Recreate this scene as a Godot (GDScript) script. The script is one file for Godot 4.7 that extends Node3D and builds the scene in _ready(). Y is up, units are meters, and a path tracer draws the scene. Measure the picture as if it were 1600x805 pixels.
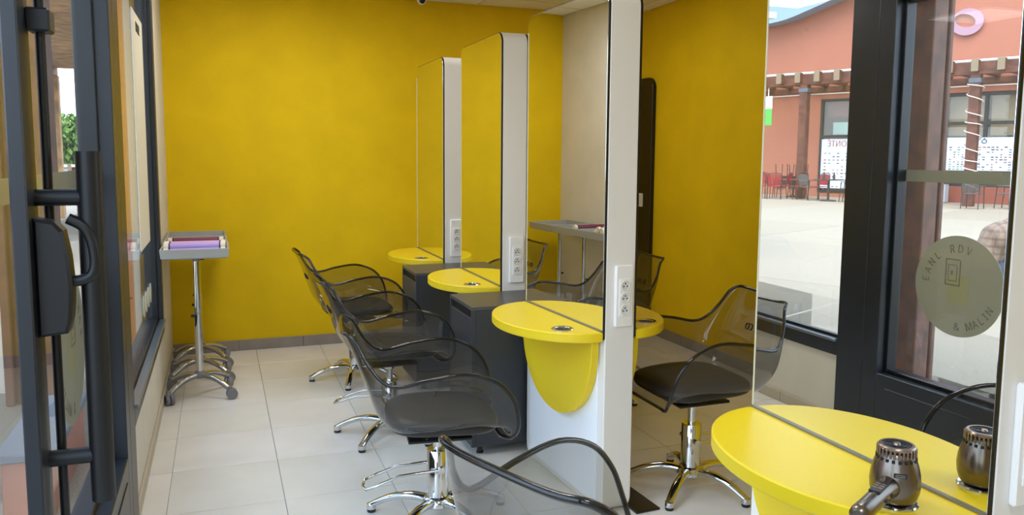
extends Node3D
# A hair salon: double-sided mirror stations in a row, smoked clear chairs, a glazed shopfront and the square outside.

const FLAT := -1
const XW := -0.345      # inner face of the shopfront wall
const XR := 3.3         # inner face of the side wall
const ZB := -6.05       # inner face of the back wall
const ZF := 2.2         # inner face of the wall behind the camera
const HC := 2.62        # ceiling
const ML := 1.382       # mirror plane towards the shopfront
const MR := 1.537       # mirror plane towards the side wall

const PANELS := [Vector2(0.44, -4.83), Vector2(0.44, -2.43), Vector2(0.44, -0.03), Vector2(2.24, -4.83)]   # middles of the ceiling lamps

var M := {}
var taken := {}
var rng := RandomNumberGenerator.new()


# ---------------------------------------------------------------- naming
func numbered(n: String) -> String:
	var k: int = taken.get(n, 0)
	taken[n] = k + 1
	return n if k == 0 else "%s_%03d" % [n, k]


func tag(o: Node3D, label: String, category := "", group := "", kind := "") -> Node3D:
	if label: o.set_meta("label", label)
	if category: o.set_meta("category", category)
	if group: o.set_meta("group", group)
	if kind: o.set_meta("kind", kind)
	return o


func thing(called: String, label: String, category: String, at := Vector3.ZERO, turn := 0.0, group := "") -> Node3D:
	var o := Node3D.new()
	o.name = numbered(called)
	add_child(o)
	o.position = at
	o.rotation.y = turn
	tag(o, label, category, group)
	return o


func obj(called: String, shape, material: Material, parent: Node = self) -> MeshInstance3D:
	var o := MeshInstance3D.new()
	o.name = numbered(called) if parent == self else called
	if shape is SurfaceTool:
		shape.generate_normals()
		o.mesh = shape.commit()
	else:
		o.mesh = shape
	o.material_override = material
	parent.add_child(o, true)
	return o


func struct(called: String, shape, material: Material, parent: Node = self) -> MeshInstance3D:
	var o := obj(called, shape, material, parent)
	if parent == self: o.set_meta("kind", "structure")
	return o


func dup(root: Node3D, at: Vector3, turn: float, label: String, group := "") -> Node3D:
	var r: Node3D = root.duplicate()
	r.name = numbered(String(root.name).rstrip("0123456789").trim_suffix("_"))
	add_child(r)
	r.position = at
	r.rotation.y = turn
	r.set_meta("label", label)
	if group: r.set_meta("group", group)
	return r


# ---------------------------------------------------------------- shapes
func new_st() -> SurfaceTool:
	var st := SurfaceTool.new()
	st.begin(Mesh.PRIMITIVE_TRIANGLES)
	return st


func tri(st: SurfaceTool, a: Vector3, b: Vector3, c: Vector3, group := FLAT) -> void:   # counter-clockwise seen from outside
	if (b - a).cross(c - a).length_squared() < 1e-18: return
	for p in [a, c, b]:
		st.set_smooth_group(group)
		st.add_vertex(p)


func quad(st: SurfaceTool, a: Vector3, b: Vector3, c: Vector3, d: Vector3, group := FLAT) -> void:
	tri(st, a, b, c, group)
	tri(st, a, c, d, group)


func tri_out(st: SurfaceTool, a: Vector3, b: Vector3, c: Vector3, mid: Vector3) -> void:
	if (b - a).cross(c - a).dot(a + b + c - 3.0 * mid) < 0: tri(st, a, c, b)
	else: tri(st, a, b, c)


func box(st: SurfaceTool, size: Vector3, at := Vector3.ZERO, bevel := 0.0, xf := Transform3D()) -> SurfaceTool:
	var h := size / 2
	var b := minf(bevel, minf(h.x, minf(h.y, h.z)) * 0.9)
	var mid := xf * at
	var corner := func(s: Vector3, axis: int) -> Vector3:
		var p := Vector3()
		for i in 3: p[i] = s[i] * (h[i] if i == axis else h[i] - b)
		return xf * (at + p)
	for axis in 3:
		var j := (axis + 1) % 3
		var k := (axis + 2) % 3
		for sg in [-1.0, 1.0]:
			var c := []
			for q in [[-1.0, -1.0], [1.0, -1.0], [1.0, 1.0], [-1.0, 1.0]]:
				var s := Vector3()
				s[axis] = sg
				s[j] = q[0]
				s[k] = q[1]
				c.append(corner.call(s, axis))
			tri_out(st, c[0], c[1], c[2], mid)
			tri_out(st, c[0], c[2], c[3], mid)
		if b > 0:
			for s1 in [-1.0, 1.0]:
				for s2 in [-1.0, 1.0]:
					var s := Vector3()
					s[j] = s1
					s[k] = s2
					s[axis] = -1
					var a0: Vector3 = corner.call(s, j)
					var a1: Vector3 = corner.call(s, k)
					s[axis] = 1
					var b0: Vector3 = corner.call(s, j)
					var b1: Vector3 = corner.call(s, k)
					tri_out(st, a0, a1, b1, mid)
					tri_out(st, a0, b1, b0, mid)
	if b > 0:
		for x in [-1.0, 1.0]:
			for y in [-1.0, 1.0]:
				for z in [-1.0, 1.0]:
					var s := Vector3(x, y, z)
					tri_out(st, corner.call(s, 0), corner.call(s, 1), corner.call(s, 2), mid)
	return st


func bx(lo: Vector3, hi: Vector3, bevel := 0.0) -> SurfaceTool:   # one box between two corners
	return box(new_st(), hi - lo, (lo + hi) / 2, bevel)


func add_bx(st: SurfaceTool, lo: Vector3, hi: Vector3, bevel := 0.0) -> SurfaceTool:
	return box(st, hi - lo, (lo + hi) / 2, bevel)


func tube(st: SurfaceTool, pts: Array, r, seg := 8, closed := false, squash := 1.0) -> SurfaceTool:
	var n := pts.size()
	var rings := []
	var side := Vector3.ZERO
	for i in n:
		var a: Vector3 = pts[(i - 1 + n) % n] if closed or i > 0 else pts[0]
		var b: Vector3 = pts[(i + 1) % n] if closed or i < n - 1 else pts[n - 1]
		var d := (b - a).normalized()
		if side == Vector3.ZERO:
			side = d.cross(Vector3.UP if absf(d.y) < 0.9 else Vector3.RIGHT).normalized()
		side = (side - d * side.dot(d)).normalized()
		var up := side.cross(d)
		var rad: float = r[i] if r is Array else r
		var ring := []
		for k in seg:
			var t := TAU * k / seg
			ring.append(pts[i] + side * cos(t) * rad + up * sin(t) * rad * squash)
		rings.append(ring)
	for i in (n if closed else n - 1):
		var p: Array = rings[i]
		var q: Array = rings[(i + 1) % n]
		for k in seg:
			var l := (k + 1) % seg
			quad(st, p[l], p[k], q[k], q[l], 1)
	if not closed:
		for k in range(1, seg - 1):
			tri(st, rings[0][0], rings[0][k], rings[0][k + 1])
			tri(st, rings[n - 1][0], rings[n - 1][k + 1], rings[n - 1][k])
	return st


func smooth_path(pts: Array, per := 6) -> Array:
	var out := []
	for i in pts.size() - 1:
		var p0: Vector3 = pts[maxi(i - 1, 0)]
		var p3: Vector3 = pts[mini(i + 2, pts.size() - 1)]
		for k in per:
			out.append((pts[i] as Vector3).cubic_interpolate(pts[i + 1], p0, p3, float(k) / per))
	out.append(pts[-1])
	return out


func lathe(st: SurfaceTool, prof: Array, seg := 20, xf := Transform3D()) -> SurfaceTool:   # prof: (radius, height), outside on the way up
	var g := 1
	for i in prof.size() - 1:
		var a: Vector2 = prof[i]
		var b: Vector2 = prof[i + 1]
		if i > 0:
			var before: Vector2 = a - prof[i - 1]
			if absf(before.angle_to(b - a)) > 0.6: g += 1
		for k in seg:
			var t := TAU * k / seg
			var u := TAU * (k + 1) / seg
			var pa := xf * Vector3(a.x * cos(u), a.y, a.x * sin(u))
			var pb := xf * Vector3(a.x * cos(t), a.y, a.x * sin(t))
			var pc := xf * Vector3(b.x * cos(t), b.y, b.x * sin(t))
			var pd := xf * Vector3(b.x * cos(u), b.y, b.x * sin(u))
			quad(st, pa, pb, pc, pd, g)
	return st


func prism(st: SurfaceTool, poly: PackedVector2Array, d: float, xf := Transform3D(), bevel := 0.0) -> SurfaceTool:   # outline in x, y; thickness d along z about 0
	if Geometry2D.is_polygon_clockwise(poly): poly.reverse()
	if poly.size() and not Geometry2D.is_polygon_clockwise(PackedVector2Array([Vector2(0, 0), Vector2(0, 1), Vector2(1, 0)])): pass
	var area := 0.0
	for i in poly.size(): area += poly[i].cross(poly[(i + 1) % poly.size()])
	if area < 0: poly.reverse()
	var inner := poly
	if bevel > 0:
		var o := Geometry2D.offset_polygon(poly, -bevel)
		if o.size() == 1: inner = o[0]
	var ids := Geometry2D.triangulate_polygon(inner)
	for i in range(0, ids.size(), 3):
		var p := [inner[ids[i]], inner[ids[i + 1]], inner[ids[i + 2]]]
		if (p[1] - p[0]).cross(p[2] - p[0]) < 0: p = [p[0], p[2], p[1]]
		tri(st, xf * Vector3(p[0].x, p[0].y, d / 2), xf * Vector3(p[1].x, p[1].y, d / 2), xf * Vector3(p[2].x, p[2].y, d / 2))
		tri(st, xf * Vector3(p[0].x, p[0].y, -d / 2), xf * Vector3(p[2].x, p[2].y, -d / 2), xf * Vector3(p[1].x, p[1].y, -d / 2))
	var n := poly.size()
	var g := 2
	var even := bevel > 0 and inner.size() == n
	var e := bevel if even else 0.0
	var shift := 0
	if even:
		var near := INF
		for i in n:
			if inner[i].distance_to(poly[0]) < near:
				near = inner[i].distance_to(poly[0])
				shift = i
		var ia := 0.0
		for i in n: ia += inner[i].cross(inner[(i + 1) % n])
		if ia < 0: even = false
	for i in n:
		var a := poly[i]
		var b := poly[(i + 1) % n]
		if i > 0 and absf((a - poly[i - 1]).angle_to(b - a)) > 0.5: g += 1
		quad(st, xf * Vector3(a.x, a.y, -d / 2 + e), xf * Vector3(b.x, b.y, -d / 2 + e), xf * Vector3(b.x, b.y, d / 2 - e), xf * Vector3(a.x, a.y, d / 2 - e), g)
		if even:
			var c := inner[(i + shift) % n]
			var f := inner[(i + 1 + shift) % n]
			quad(st, xf * Vector3(a.x, a.y, d / 2 - e), xf * Vector3(b.x, b.y, d / 2 - e), xf * Vector3(f.x, f.y, d / 2), xf * Vector3(c.x, c.y, d / 2), g + 100)
			quad(st, xf * Vector3(b.x, b.y, -d / 2 + e), xf * Vector3(a.x, a.y, -d / 2 + e), xf * Vector3(c.x, c.y, -d / 2), xf * Vector3(f.x, f.y, -d / 2), g + 200)
	return st


func round_rect(w: float, h: float, r: float, per := 6, at := Vector2.ZERO, square_bottom := false) -> PackedVector2Array:
	var out := PackedVector2Array()
	for q in [[1, 1, 0.0], [-1, 1, PI / 2], [-1, -1, PI], [1, -1, 1.5 * PI]]:
		if square_bottom and q[1] < 0:
			out.append(at + Vector2(q[0] * w / 2, q[1] * h / 2))
			continue
		var c := at + Vector2(q[0] * (w / 2 - r), q[1] * (h / 2 - r))
		for k in per + 1:
			out.append(c + Vector2.from_angle(q[2] + PI / 2 * k / per) * r)
	return out


func words_mesh(text: String, height: float, depth := 0.002) -> TextMesh:
	var t := TextMesh.new()
	var f := SystemFont.new()
	f.font_names = PackedStringArray(["Droid Sans"])
	t.font = f
	t.text = text
	t.font_size = 32
	t.pixel_size = height / 24.0
	t.depth = depth
	t.curve_step = 2.0
	return t


func lettering(st: SurfaceTool, text: String, height: float, xf: Transform3D, depth := 0.002) -> SurfaceTool:
	st.append_from(words_mesh(text, height, depth), 0, xf)
	return st


# ---------------------------------------------------------------- materials
func mat(called: String, color: String, rough := 0.6, metal := 0.0, spec := 0.5) -> StandardMaterial3D:
	var m := StandardMaterial3D.new()
	m.resource_name = called
	m.albedo_color = Color(color)
	m.roughness = rough
	m.metallic = metal
	m.metallic_specular = spec
	M[called] = m
	return m


func glass(called: String, color: String, alpha: float, rough := 0.02, spec := 0.5) -> StandardMaterial3D:
	var m := mat(called, color, rough, 0.0, spec)
	m.albedo_color.a = alpha
	m.transparency = BaseMaterial3D.TRANSPARENCY_ALPHA
	return m


func noise_tex(freq: float, size := 256, a := Color(0.94, 0.94, 0.94), b := Color.WHITE, octaves := 4, salt := 1) -> NoiseTexture2D:
	var n := FastNoiseLite.new()
	n.seed = salt
	n.frequency = freq
	n.fractal_octaves = octaves
	var t := NoiseTexture2D.new()
	t.width = size
	t.height = size
	t.seamless = true
	t.noise = n
	var g := Gradient.new()
	g.set_color(0, a)
	g.set_color(1, b)
	t.color_ramp = g
	return t


func mottle(m: StandardMaterial3D, tex: Texture2D, scale: float, world := true) -> void:
	m.albedo_texture = tex
	m.uv1_triplanar = true
	m.uv1_world_triplanar = world
	m.uv1_scale = Vector3.ONE * scale


func bump(m: StandardMaterial3D, tex: Texture2D, depth_cm: float) -> void:
	m.heightmap_enabled = true
	m.heightmap_texture = tex
	m.heightmap_scale = depth_cm


func wood_tex(salt: int) -> NoiseTexture2D:
	var t := noise_tex(0.02, 256, Color(0.62, 0.62, 0.62), Color.WHITE, 5, salt)
	return t


func make_materials() -> void:
	var soft := noise_tex(0.012, 256, Color(0.955, 0.955, 0.955), Color.WHITE, 4, 3)
	var fine := noise_tex(0.09, 256, Color(0.5, 0.5, 0.5), Color.WHITE, 3, 4)
	mottle(mat("yellow_paint", "efc710", 0.7, 0.0, 0.3), soft, 0.7)
	bump(M.yellow_paint, fine, 0.02)
	mottle(mat("cream_paint", "e4dccb", 0.7), soft, 0.7)
	bump(M.cream_paint, fine, 0.02)
	mat("ceiling_tile", "f4f0e8", 0.85)
	bump(M.ceiling_tile, fine, 0.05)
	M.ceiling_tile.uv1_triplanar = true
	mat("ceiling_grid", "e0dbd0", 0.5)
	for k in 3:
		var m := mat("floor_tile_%d" % k, ["efebe5", "edeae3", "f1ede8"][k], 0.28)
		mottle(m, noise_tex(0.008, 256, Color(0.95, 0.945, 0.935), Color.WHITE, 5, 21 + k), 0.9)
	mat("grout", "82796d", 0.85)
	mottle(mat("skirting_tile", "9c9186", 0.4), noise_tex(0.02, 256, Color(0.92, 0.91, 0.9), Color.WHITE, 4, 8), 1.5)
	mat("skirting_light", "c2b7a2", 0.5)
	mat("station_white", "ece7df", 0.42)
	mat("panel_daylit_white", "fafcff", 0.25)  # whitened and blued: door daylight on the lower panels put into the colour
	mat("black_edge", "16130f", 0.35)
	var mirror := mat("mirror", "f2f3f0", 0.0, 1.0)
	mirror.metallic_specular = 0.5
	mat("edge_glint", "d3caac", 0.3)  # cream paints the light caught along the mirror's far bevel
	mat("shelf_yellow", "f0d01e", 0.42)
	mat("socket_white", "f3efe9", 0.3)
	mat("socket_recess", "dedad4", 0.35)
	mat("hole_black", "0b0a09", 0.6)
	mat("chrome", "d6d6d6", 0.07, 1.0)
	mat("channel", "8a8578", 0.45, 0.7)
	mat("steel", "b4b4b2", 0.25, 1.0)
	mat("anthracite", "33363c", 0.4)
	mat("anthracite_top_sheen", "4b4a49", 0.35)  # lighter, browner anthracite: yellow reflection on the cabinet tops put into the colour
	glass("smoked_acrylic", "2a2823", 0.45, 0.03)
	glass("acrylic_rim", "14120f", 0.78, 0.05)
	mat("cushion_vinyl", "1d1a18", 0.42)
	bump(M.cushion_vinyl, noise_tex(0.2, 128, Color.BLACK, Color.WHITE, 3, 11), 0.03)
	M.cushion_vinyl.uv1_triplanar = true
	mat("black_plastic", "131313", 0.38)
	mat("logo_black", "080808", 0.5)
	mat("grey_plastic", "a9a8a3", 0.4)
	mat("caster_grey", "7b7b7e", 0.35)
	mat("roller_lilac", "b9a2dc", 0.5)
	mat("roller_pink", "d5a3c4", 0.5)
	mat("roller_burgundy", "7c3348", 0.5)
	mat("roller_cream", "e9ddc4", 0.5)
	mat("roller_black", "1c1a20", 0.5)
	mat("frame_dark", "20242a", 0.35)
	mat("frame_bead", "171a1e", 0.3)
	glass("pane_glass", "f4fbf8", 0.03, 0.0, 0.42)
	glass("door_glass", "f4fbf8", 0.03, 0.0, 0.3)
	mat("lock_black", "0e0f11", 0.45)
	mat("aluminium", "8f979f", 0.3, 0.8)
	glass("film_band", "8a8a72", 0.82, 0.4)
	glass("film_disc", "a2a087", 0.88, 0.5)
	mat("film_print", "65644e", 0.6)
	mat("film_print_pale", "9c996c", 0.6)
	glass("poster_film", "f3ead2", 0.78, 0.5)
	mat("poster_ink", "3b3a30", 0.7)
	mat("sticker_white", "c4bfa8", 0.6)
	mat("bronze", "7d7268", 0.27, 0.95)
	mat("bronze_light", "a08c7c", 0.3, 0.9)
	mat("camera_white", "e6e4de", 0.35)
	mat("camera_lens", "120e18", 0.12)
	var led := mat("led_panel", "ffffff", 0.6)
	led.emission_enabled = true
	led.emission = Color("fffaf0")
	led.emission_energy_multiplier = 1.6
	# outside
	mottle(mat("salmon_render", "b8745d", 0.85), noise_tex(0.01, 256, Color(0.95, 0.95, 0.95), Color.WHITE, 4, 31), 0.2)
	mat("brick_red", "94503f", 0.85)
	var pave_noise := noise_tex(0.22, 512, Color(0.78, 0.76, 0.73), Color.WHITE, 3, 41)
	for k in 3:
		mottle(mat("paving_%d" % k, ["b2a592", "ad9f8c", "b6a997"][k], 0.9), pave_noise, 0.55)
	mat("paving_joint", "77706a", 0.9)
	mat("step_stone", "97948d", 0.8)
	mottle(mat("timber_dark", "764630", 0.7), wood_tex(51), 1.2, false)
	mottle(mat("timber_red", "7c4a3a", 0.75), wood_tex(52), 0.6, false)
	mottle(mat("timber_light", "dca86c", 0.7), wood_tex(53), 0.6, false)
	mat("timber_end", "8c7a62", 0.8)
	mat("slate_cap", "5d6470", 0.6)
	mat("roof_blue", "8fa9c4", 0.5)
	mat("gutter_white", "e8e6e2", 0.5)
	mat("window_dark", "2b2a2c", 0.5)
	mat("interior_tan", "a08c68", 0.8)
	mat("interior_dark", "3a332f", 0.8)
	mat("interior_red", "7a4340", 0.8)
	mat("interior_teal", "9fc4b8", 0.6)
	mat("sign_lilac", "b18a99", 0.5)
	mat("poster_white", "dfe6f4", 0.5)
	mat("poster_red", "b5504c", 0.6)
	mat("poster_grey", "7c8088", 0.6)
	mat("poster_green", "6d9a5c", 0.6)
	mat("poster_navy", "2f3850", 0.6)
	mat("banner_green", "58b04c", 0.7)
	mat("banner_white", "eef0ee", 0.7)
	mat("rope_white", "e4dccf", 0.5)
	mat("cafe_grey", "5c5755", 0.6)
	mat("cafe_metal", "44403e", 0.4, 0.5)
	mat("cafe_red", "a3303a", 0.6)
	mat("cafe_dark", "35302f", 0.6)
	mat("bin_grey", "b6b9c0", 0.5)
	mottle(mat("leaf_green", "8db458", 0.85), noise_tex(0.06, 256, Color(0.55, 0.6, 0.5), Color.WHITE, 4, 61), 0.5)
	mat("skin", "b97a58", 0.6)
	mat("hair", "2b211c", 0.7)
	mat("trousers", "3a4152", 0.8)
	var plaid := Image.create(64, 64, false, Image.FORMAT_RGB8)
	for y in 64:
		for x in 64:
			var c := Color("cdbfb4")
			if x % 32 < 11: c = c.lerp(Color("7a625c"), 0.45)
			if y % 32 < 11: c = c.lerp(Color("7a625c"), 0.45)
			plaid.set_pixel(x, y, c)
	mottle(mat("plaid_shirt", "bdb0a6", 0.85), ImageTexture.create_from_image(plaid), 7.0, false)


# ---------------------------------------------------------------- the picture's own lines: camera, sky, sun, lamps, exposure
func set_view_and_light() -> void:
	var cam := Camera3D.new()
	cam.name = "camera"
	cam.near = 0.05
	cam.far = 200.0
	cam.keep_aspect = Camera3D.KEEP_HEIGHT
	var f := 1232.19
	cam.set_frustum(2.0 * cam.near * 402.5 / f, Vector2(0, -32.2 / f * cam.near), cam.near, cam.far)
	cam.transform = Transform3D(Basis(Vector3(0.93769, 0.00696, 0.34741), Vector3(0.02933, 0.99464, -0.09912), Vector3(-0.34624, 0.10313, 0.93246)).orthonormalized(), Vector3(0, 1.45, 0))
	add_child(cam)
	cam.current = true
	var sky_mat := ProceduralSkyMaterial.new()
	sky_mat.sky_top_color = Color("a9c9ea")
	sky_mat.sky_horizon_color = Color("dde9f5")
	sky_mat.sky_curve = 0.2
	sky_mat.ground_bottom_color = Color("a89f92")
	sky_mat.ground_horizon_color = Color("c9c2b6")
	sky_mat.sky_energy_multiplier = 2.0
	var sky := Sky.new()
	sky.sky_material = sky_mat
	var e := Environment.new()
	e.background_mode = Environment.BG_SKY
	e.sky = sky
	e.tonemap_mode = Environment.TONE_MAPPER_LINEAR
	e.tonemap_exposure = 1.0
	e.sdfgi_enabled = true
	e.ssao_enabled = true
	e.ssil_enabled = true
	var w := WorldEnvironment.new()
	w.name = "daylight"
	w.environment = e
	add_child(w)
	var sun := DirectionalLight3D.new()
	sun.name = "hazy_sun"
	sun.sky_mode = DirectionalLight3D.SKY_MODE_LIGHT_ONLY
	sun.light_color = Color("fff1dc")
	sun.light_energy = 1.5
	sun.light_angular_distance = 50.0
	sun.shadow_enabled = true
	sun.basis = Basis.looking_at(-Vector3(0.33, 0.85, 0.40), Vector3.UP)
	add_child(sun)
	for p in PANELS: panel_light(Vector3(p.x, HC, p.y), 0.45 if p.x > 1 else 1.45)


func panel_light(at: Vector3, strength: float) -> void:
	var l := AreaLight3D.new()
	l.name = "panel_light"
	l.area_size = Vector2(0.56, 0.56)
	l.light_color = Color("f8f9ff")
	l.light_energy = strength
	l.light_size = 0.5
	l.set("area_range", 12.0)
	l.shadow_enabled = true
	l.position = at - Vector3(0, 0.022, 0)
	l.rotation_degrees.x = -90
	add_child(l, true)


# ---------------------------------------------------------------- the shell of the room
func build_room() -> void:
	# floor of 46 cm tiles with recessed joints
	var fl := struct("floor", bx(Vector3(XW - 0.12, -0.12, ZB - 0.1), Vector3(XR + 0.1, -0.004, ZF + 0.1)), M.grout)
	var px := 0.461
	var tile := bx(Vector3(-px / 2 + 0.0014, -0.009, -px / 2 + 0.002), Vector3(px / 2 - 0.0014, 0.0, px / 2 - 0.002), 0.001)
	tile.generate_normals()
	var tile_mesh := tile.commit()
	for i in range(-2, 7):
		for k in range(-7, 12):
			var lo := Vector3(maxf(0.222 + i * px, XW), 0, maxf(-3.32 + k * px, ZB))
			var hi := Vector3(minf(0.222 + (i + 1) * px, XR), 0, minf(-3.32 + (k + 1) * px, ZF))
			if hi.x - lo.x < 0.02 or hi.z - lo.z < 0.02: continue
			var t := obj("tile", tile_mesh, M["floor_tile_%d" % rng.randi_range(0, 2)], fl)
			t.position = (lo + hi) / 2
			t.scale = Vector3((hi.x - lo.x) / px, 1, (hi.z - lo.z) / px)
	# ceiling of 60 cm tiles in a metal grid
	var ce := struct("ceiling", bx(Vector3(XW - 0.12, HC + 0.02, ZB - 0.1), Vector3(XR + 0.1, HC + 0.14, ZF + 0.1)), M.ceiling_grid)
	var grid := new_st()
	var ct := bx(Vector3(-0.285, -0.008, -0.285), Vector3(0.285, 0.012, 0.285), 0.003)
	ct.generate_normals()
	var ct_mesh := ct.commit()
	for i in range(-1, 6):
		var gx := 0.14 + 0.6 * i
		if gx > XW: add_bx(grid, Vector3(gx - 0.012, HC, ZB), Vector3(gx + 0.012, HC + 0.03, ZF))
		for k in range(-10, 4):
			var gz := -0.33 + 0.6 * k
			var lo := Vector3(maxf(gx, XW) + 0.01, 0, maxf(gz, ZB) + 0.01)
			var hi := Vector3(minf(gx + 0.6, XR) - 0.01, 0, minf(gz + 0.6, ZF) - 0.01)
			var mid := (lo + hi) / 2
			if hi.x - lo.x < 0.03 or hi.z - lo.z < 0.03: continue
			var lamp := false
			for p in PANELS:
				if absf(mid.x - p.x) < 0.2 and absf(mid.z - p.y) < 0.2: lamp = true
			if lamp: continue
			var t := obj("ceiling_tile", ct_mesh, M.ceiling_tile, ce)
			t.position = Vector3(mid.x, HC + 0.01, mid.z)
			t.scale = Vector3((hi.x - lo.x) / 0.57, 1, (hi.z - lo.z) / 0.57)
	for k in range(-10, 4):
		if -0.33 + 0.6 * k > ZB: add_bx(grid, Vector3(XW, HC, -0.342 + 0.6 * k), Vector3(XR, HC + 0.03, -0.318 + 0.6 * k))
	obj("ceiling_grid", grid, M.ceiling_grid, ce)
	# solid walls
	struct("wall_back", bx(Vector3(XW - 0.12, -0.05, ZB - 0.15), Vector3(XR + 0.15, HC + 0.1, ZB)), M.yellow_paint)
	struct("wall_right", bx(Vector3(XR, -0.05, ZB - 0.05), Vector3(XR + 0.15, HC + 0.1, ZF + 0.1)), M.yellow_paint)
	struct("wall_front", bx(Vector3(XW - 0.12, -0.05, ZF), Vector3(XR + 0.15, HC + 0.1, ZF + 0.15)), M.cream_paint)
	var wl := new_st()
	var xo := XW - 0.14
	add_bx(wl, Vector3(xo, -0.05, ZB - 0.05), Vector3(XW, HC + 0.1, -5.06))              # beside the window
	add_bx(wl, Vector3(xo, -0.05, -5.06), Vector3(XW, 0.385, -3.3))                       # under the window
	add_bx(wl, Vector3(xo, 2.58, -5.06), Vector3(XW, HC + 0.1, -0.3))                     # over window and door
	add_bx(wl, Vector3(xo, -0.05, -0.3), Vector3(XW, 0.385, ZF + 0.05))
	add_bx(wl, Vector3(xo, 2.58, -0.3), Vector3(XW, HC + 0.1, ZF + 0.05))
	add_bx(wl, Vector3(xo, 0.385, 1.9), Vector3(XW, 2.58, ZF + 0.05))
	struct("wall_left", wl, M.cream_paint)
	# skirting of cut tiles
	var sk := struct("baseboard_back", bx(Vector3(XW, 0.0, ZB), Vector3(XR, 0.078, ZB + 0.003)), M.grout)
	var x := XW
	var cut := 0.10
	while x < XR - 0.01:
		var to := minf(cut, XR)
		obj("skirting_piece", bx(Vector3(x + 0.0015, 0.001, ZB + 0.001), Vector3(to - 0.0015, 0.08, ZB + 0.011), 0.002), M.skirting_tile, sk)
		x = to
		cut += 0.461
	var sr := struct("baseboard_right", bx(Vector3(XR - 0.003, 0.0, ZB), Vector3(XR, 0.078, ZF)), M.grout)
	var z := ZB + 0.011
	while z < ZF - 0.02:
		var to := minf(z + 0.461, ZF)
		obj("skirting_piece", bx(Vector3(XR - 0.011, 0.001, z + 0.0015), Vector3(XR - 0.001, 0.08, to - 0.0015), 0.002), M.skirting_tile, sr)
		z = to
	var sl := struct("baseboard_left", bx(Vector3(XW, 0.0, ZB), Vector3(XW + 0.003, 0.06, -3.3)), M.grout)
	z = ZB + 0.011
	while z < -3.32:
		var to := minf(z + 0.461, -3.305)
		obj("skirting_piece", bx(Vector3(XW + 0.001, 0.001, z + 0.0015), Vector3(XW + 0.012, 0.062, to - 0.0015), 0.002), M.skirting_light, sl)
		z = to


# ---------------------------------------------------------------- glazed shopfront
func frame_bar(st: SurfaceTool, z0: float, z1: float, y0: float, y1: float, inset := 0.0, deep := 0.10) -> void:
	add_bx(st, Vector3(XW - deep, y0, z0), Vector3(XW + 0.012 - inset, y1, z1), 0.003)


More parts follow.
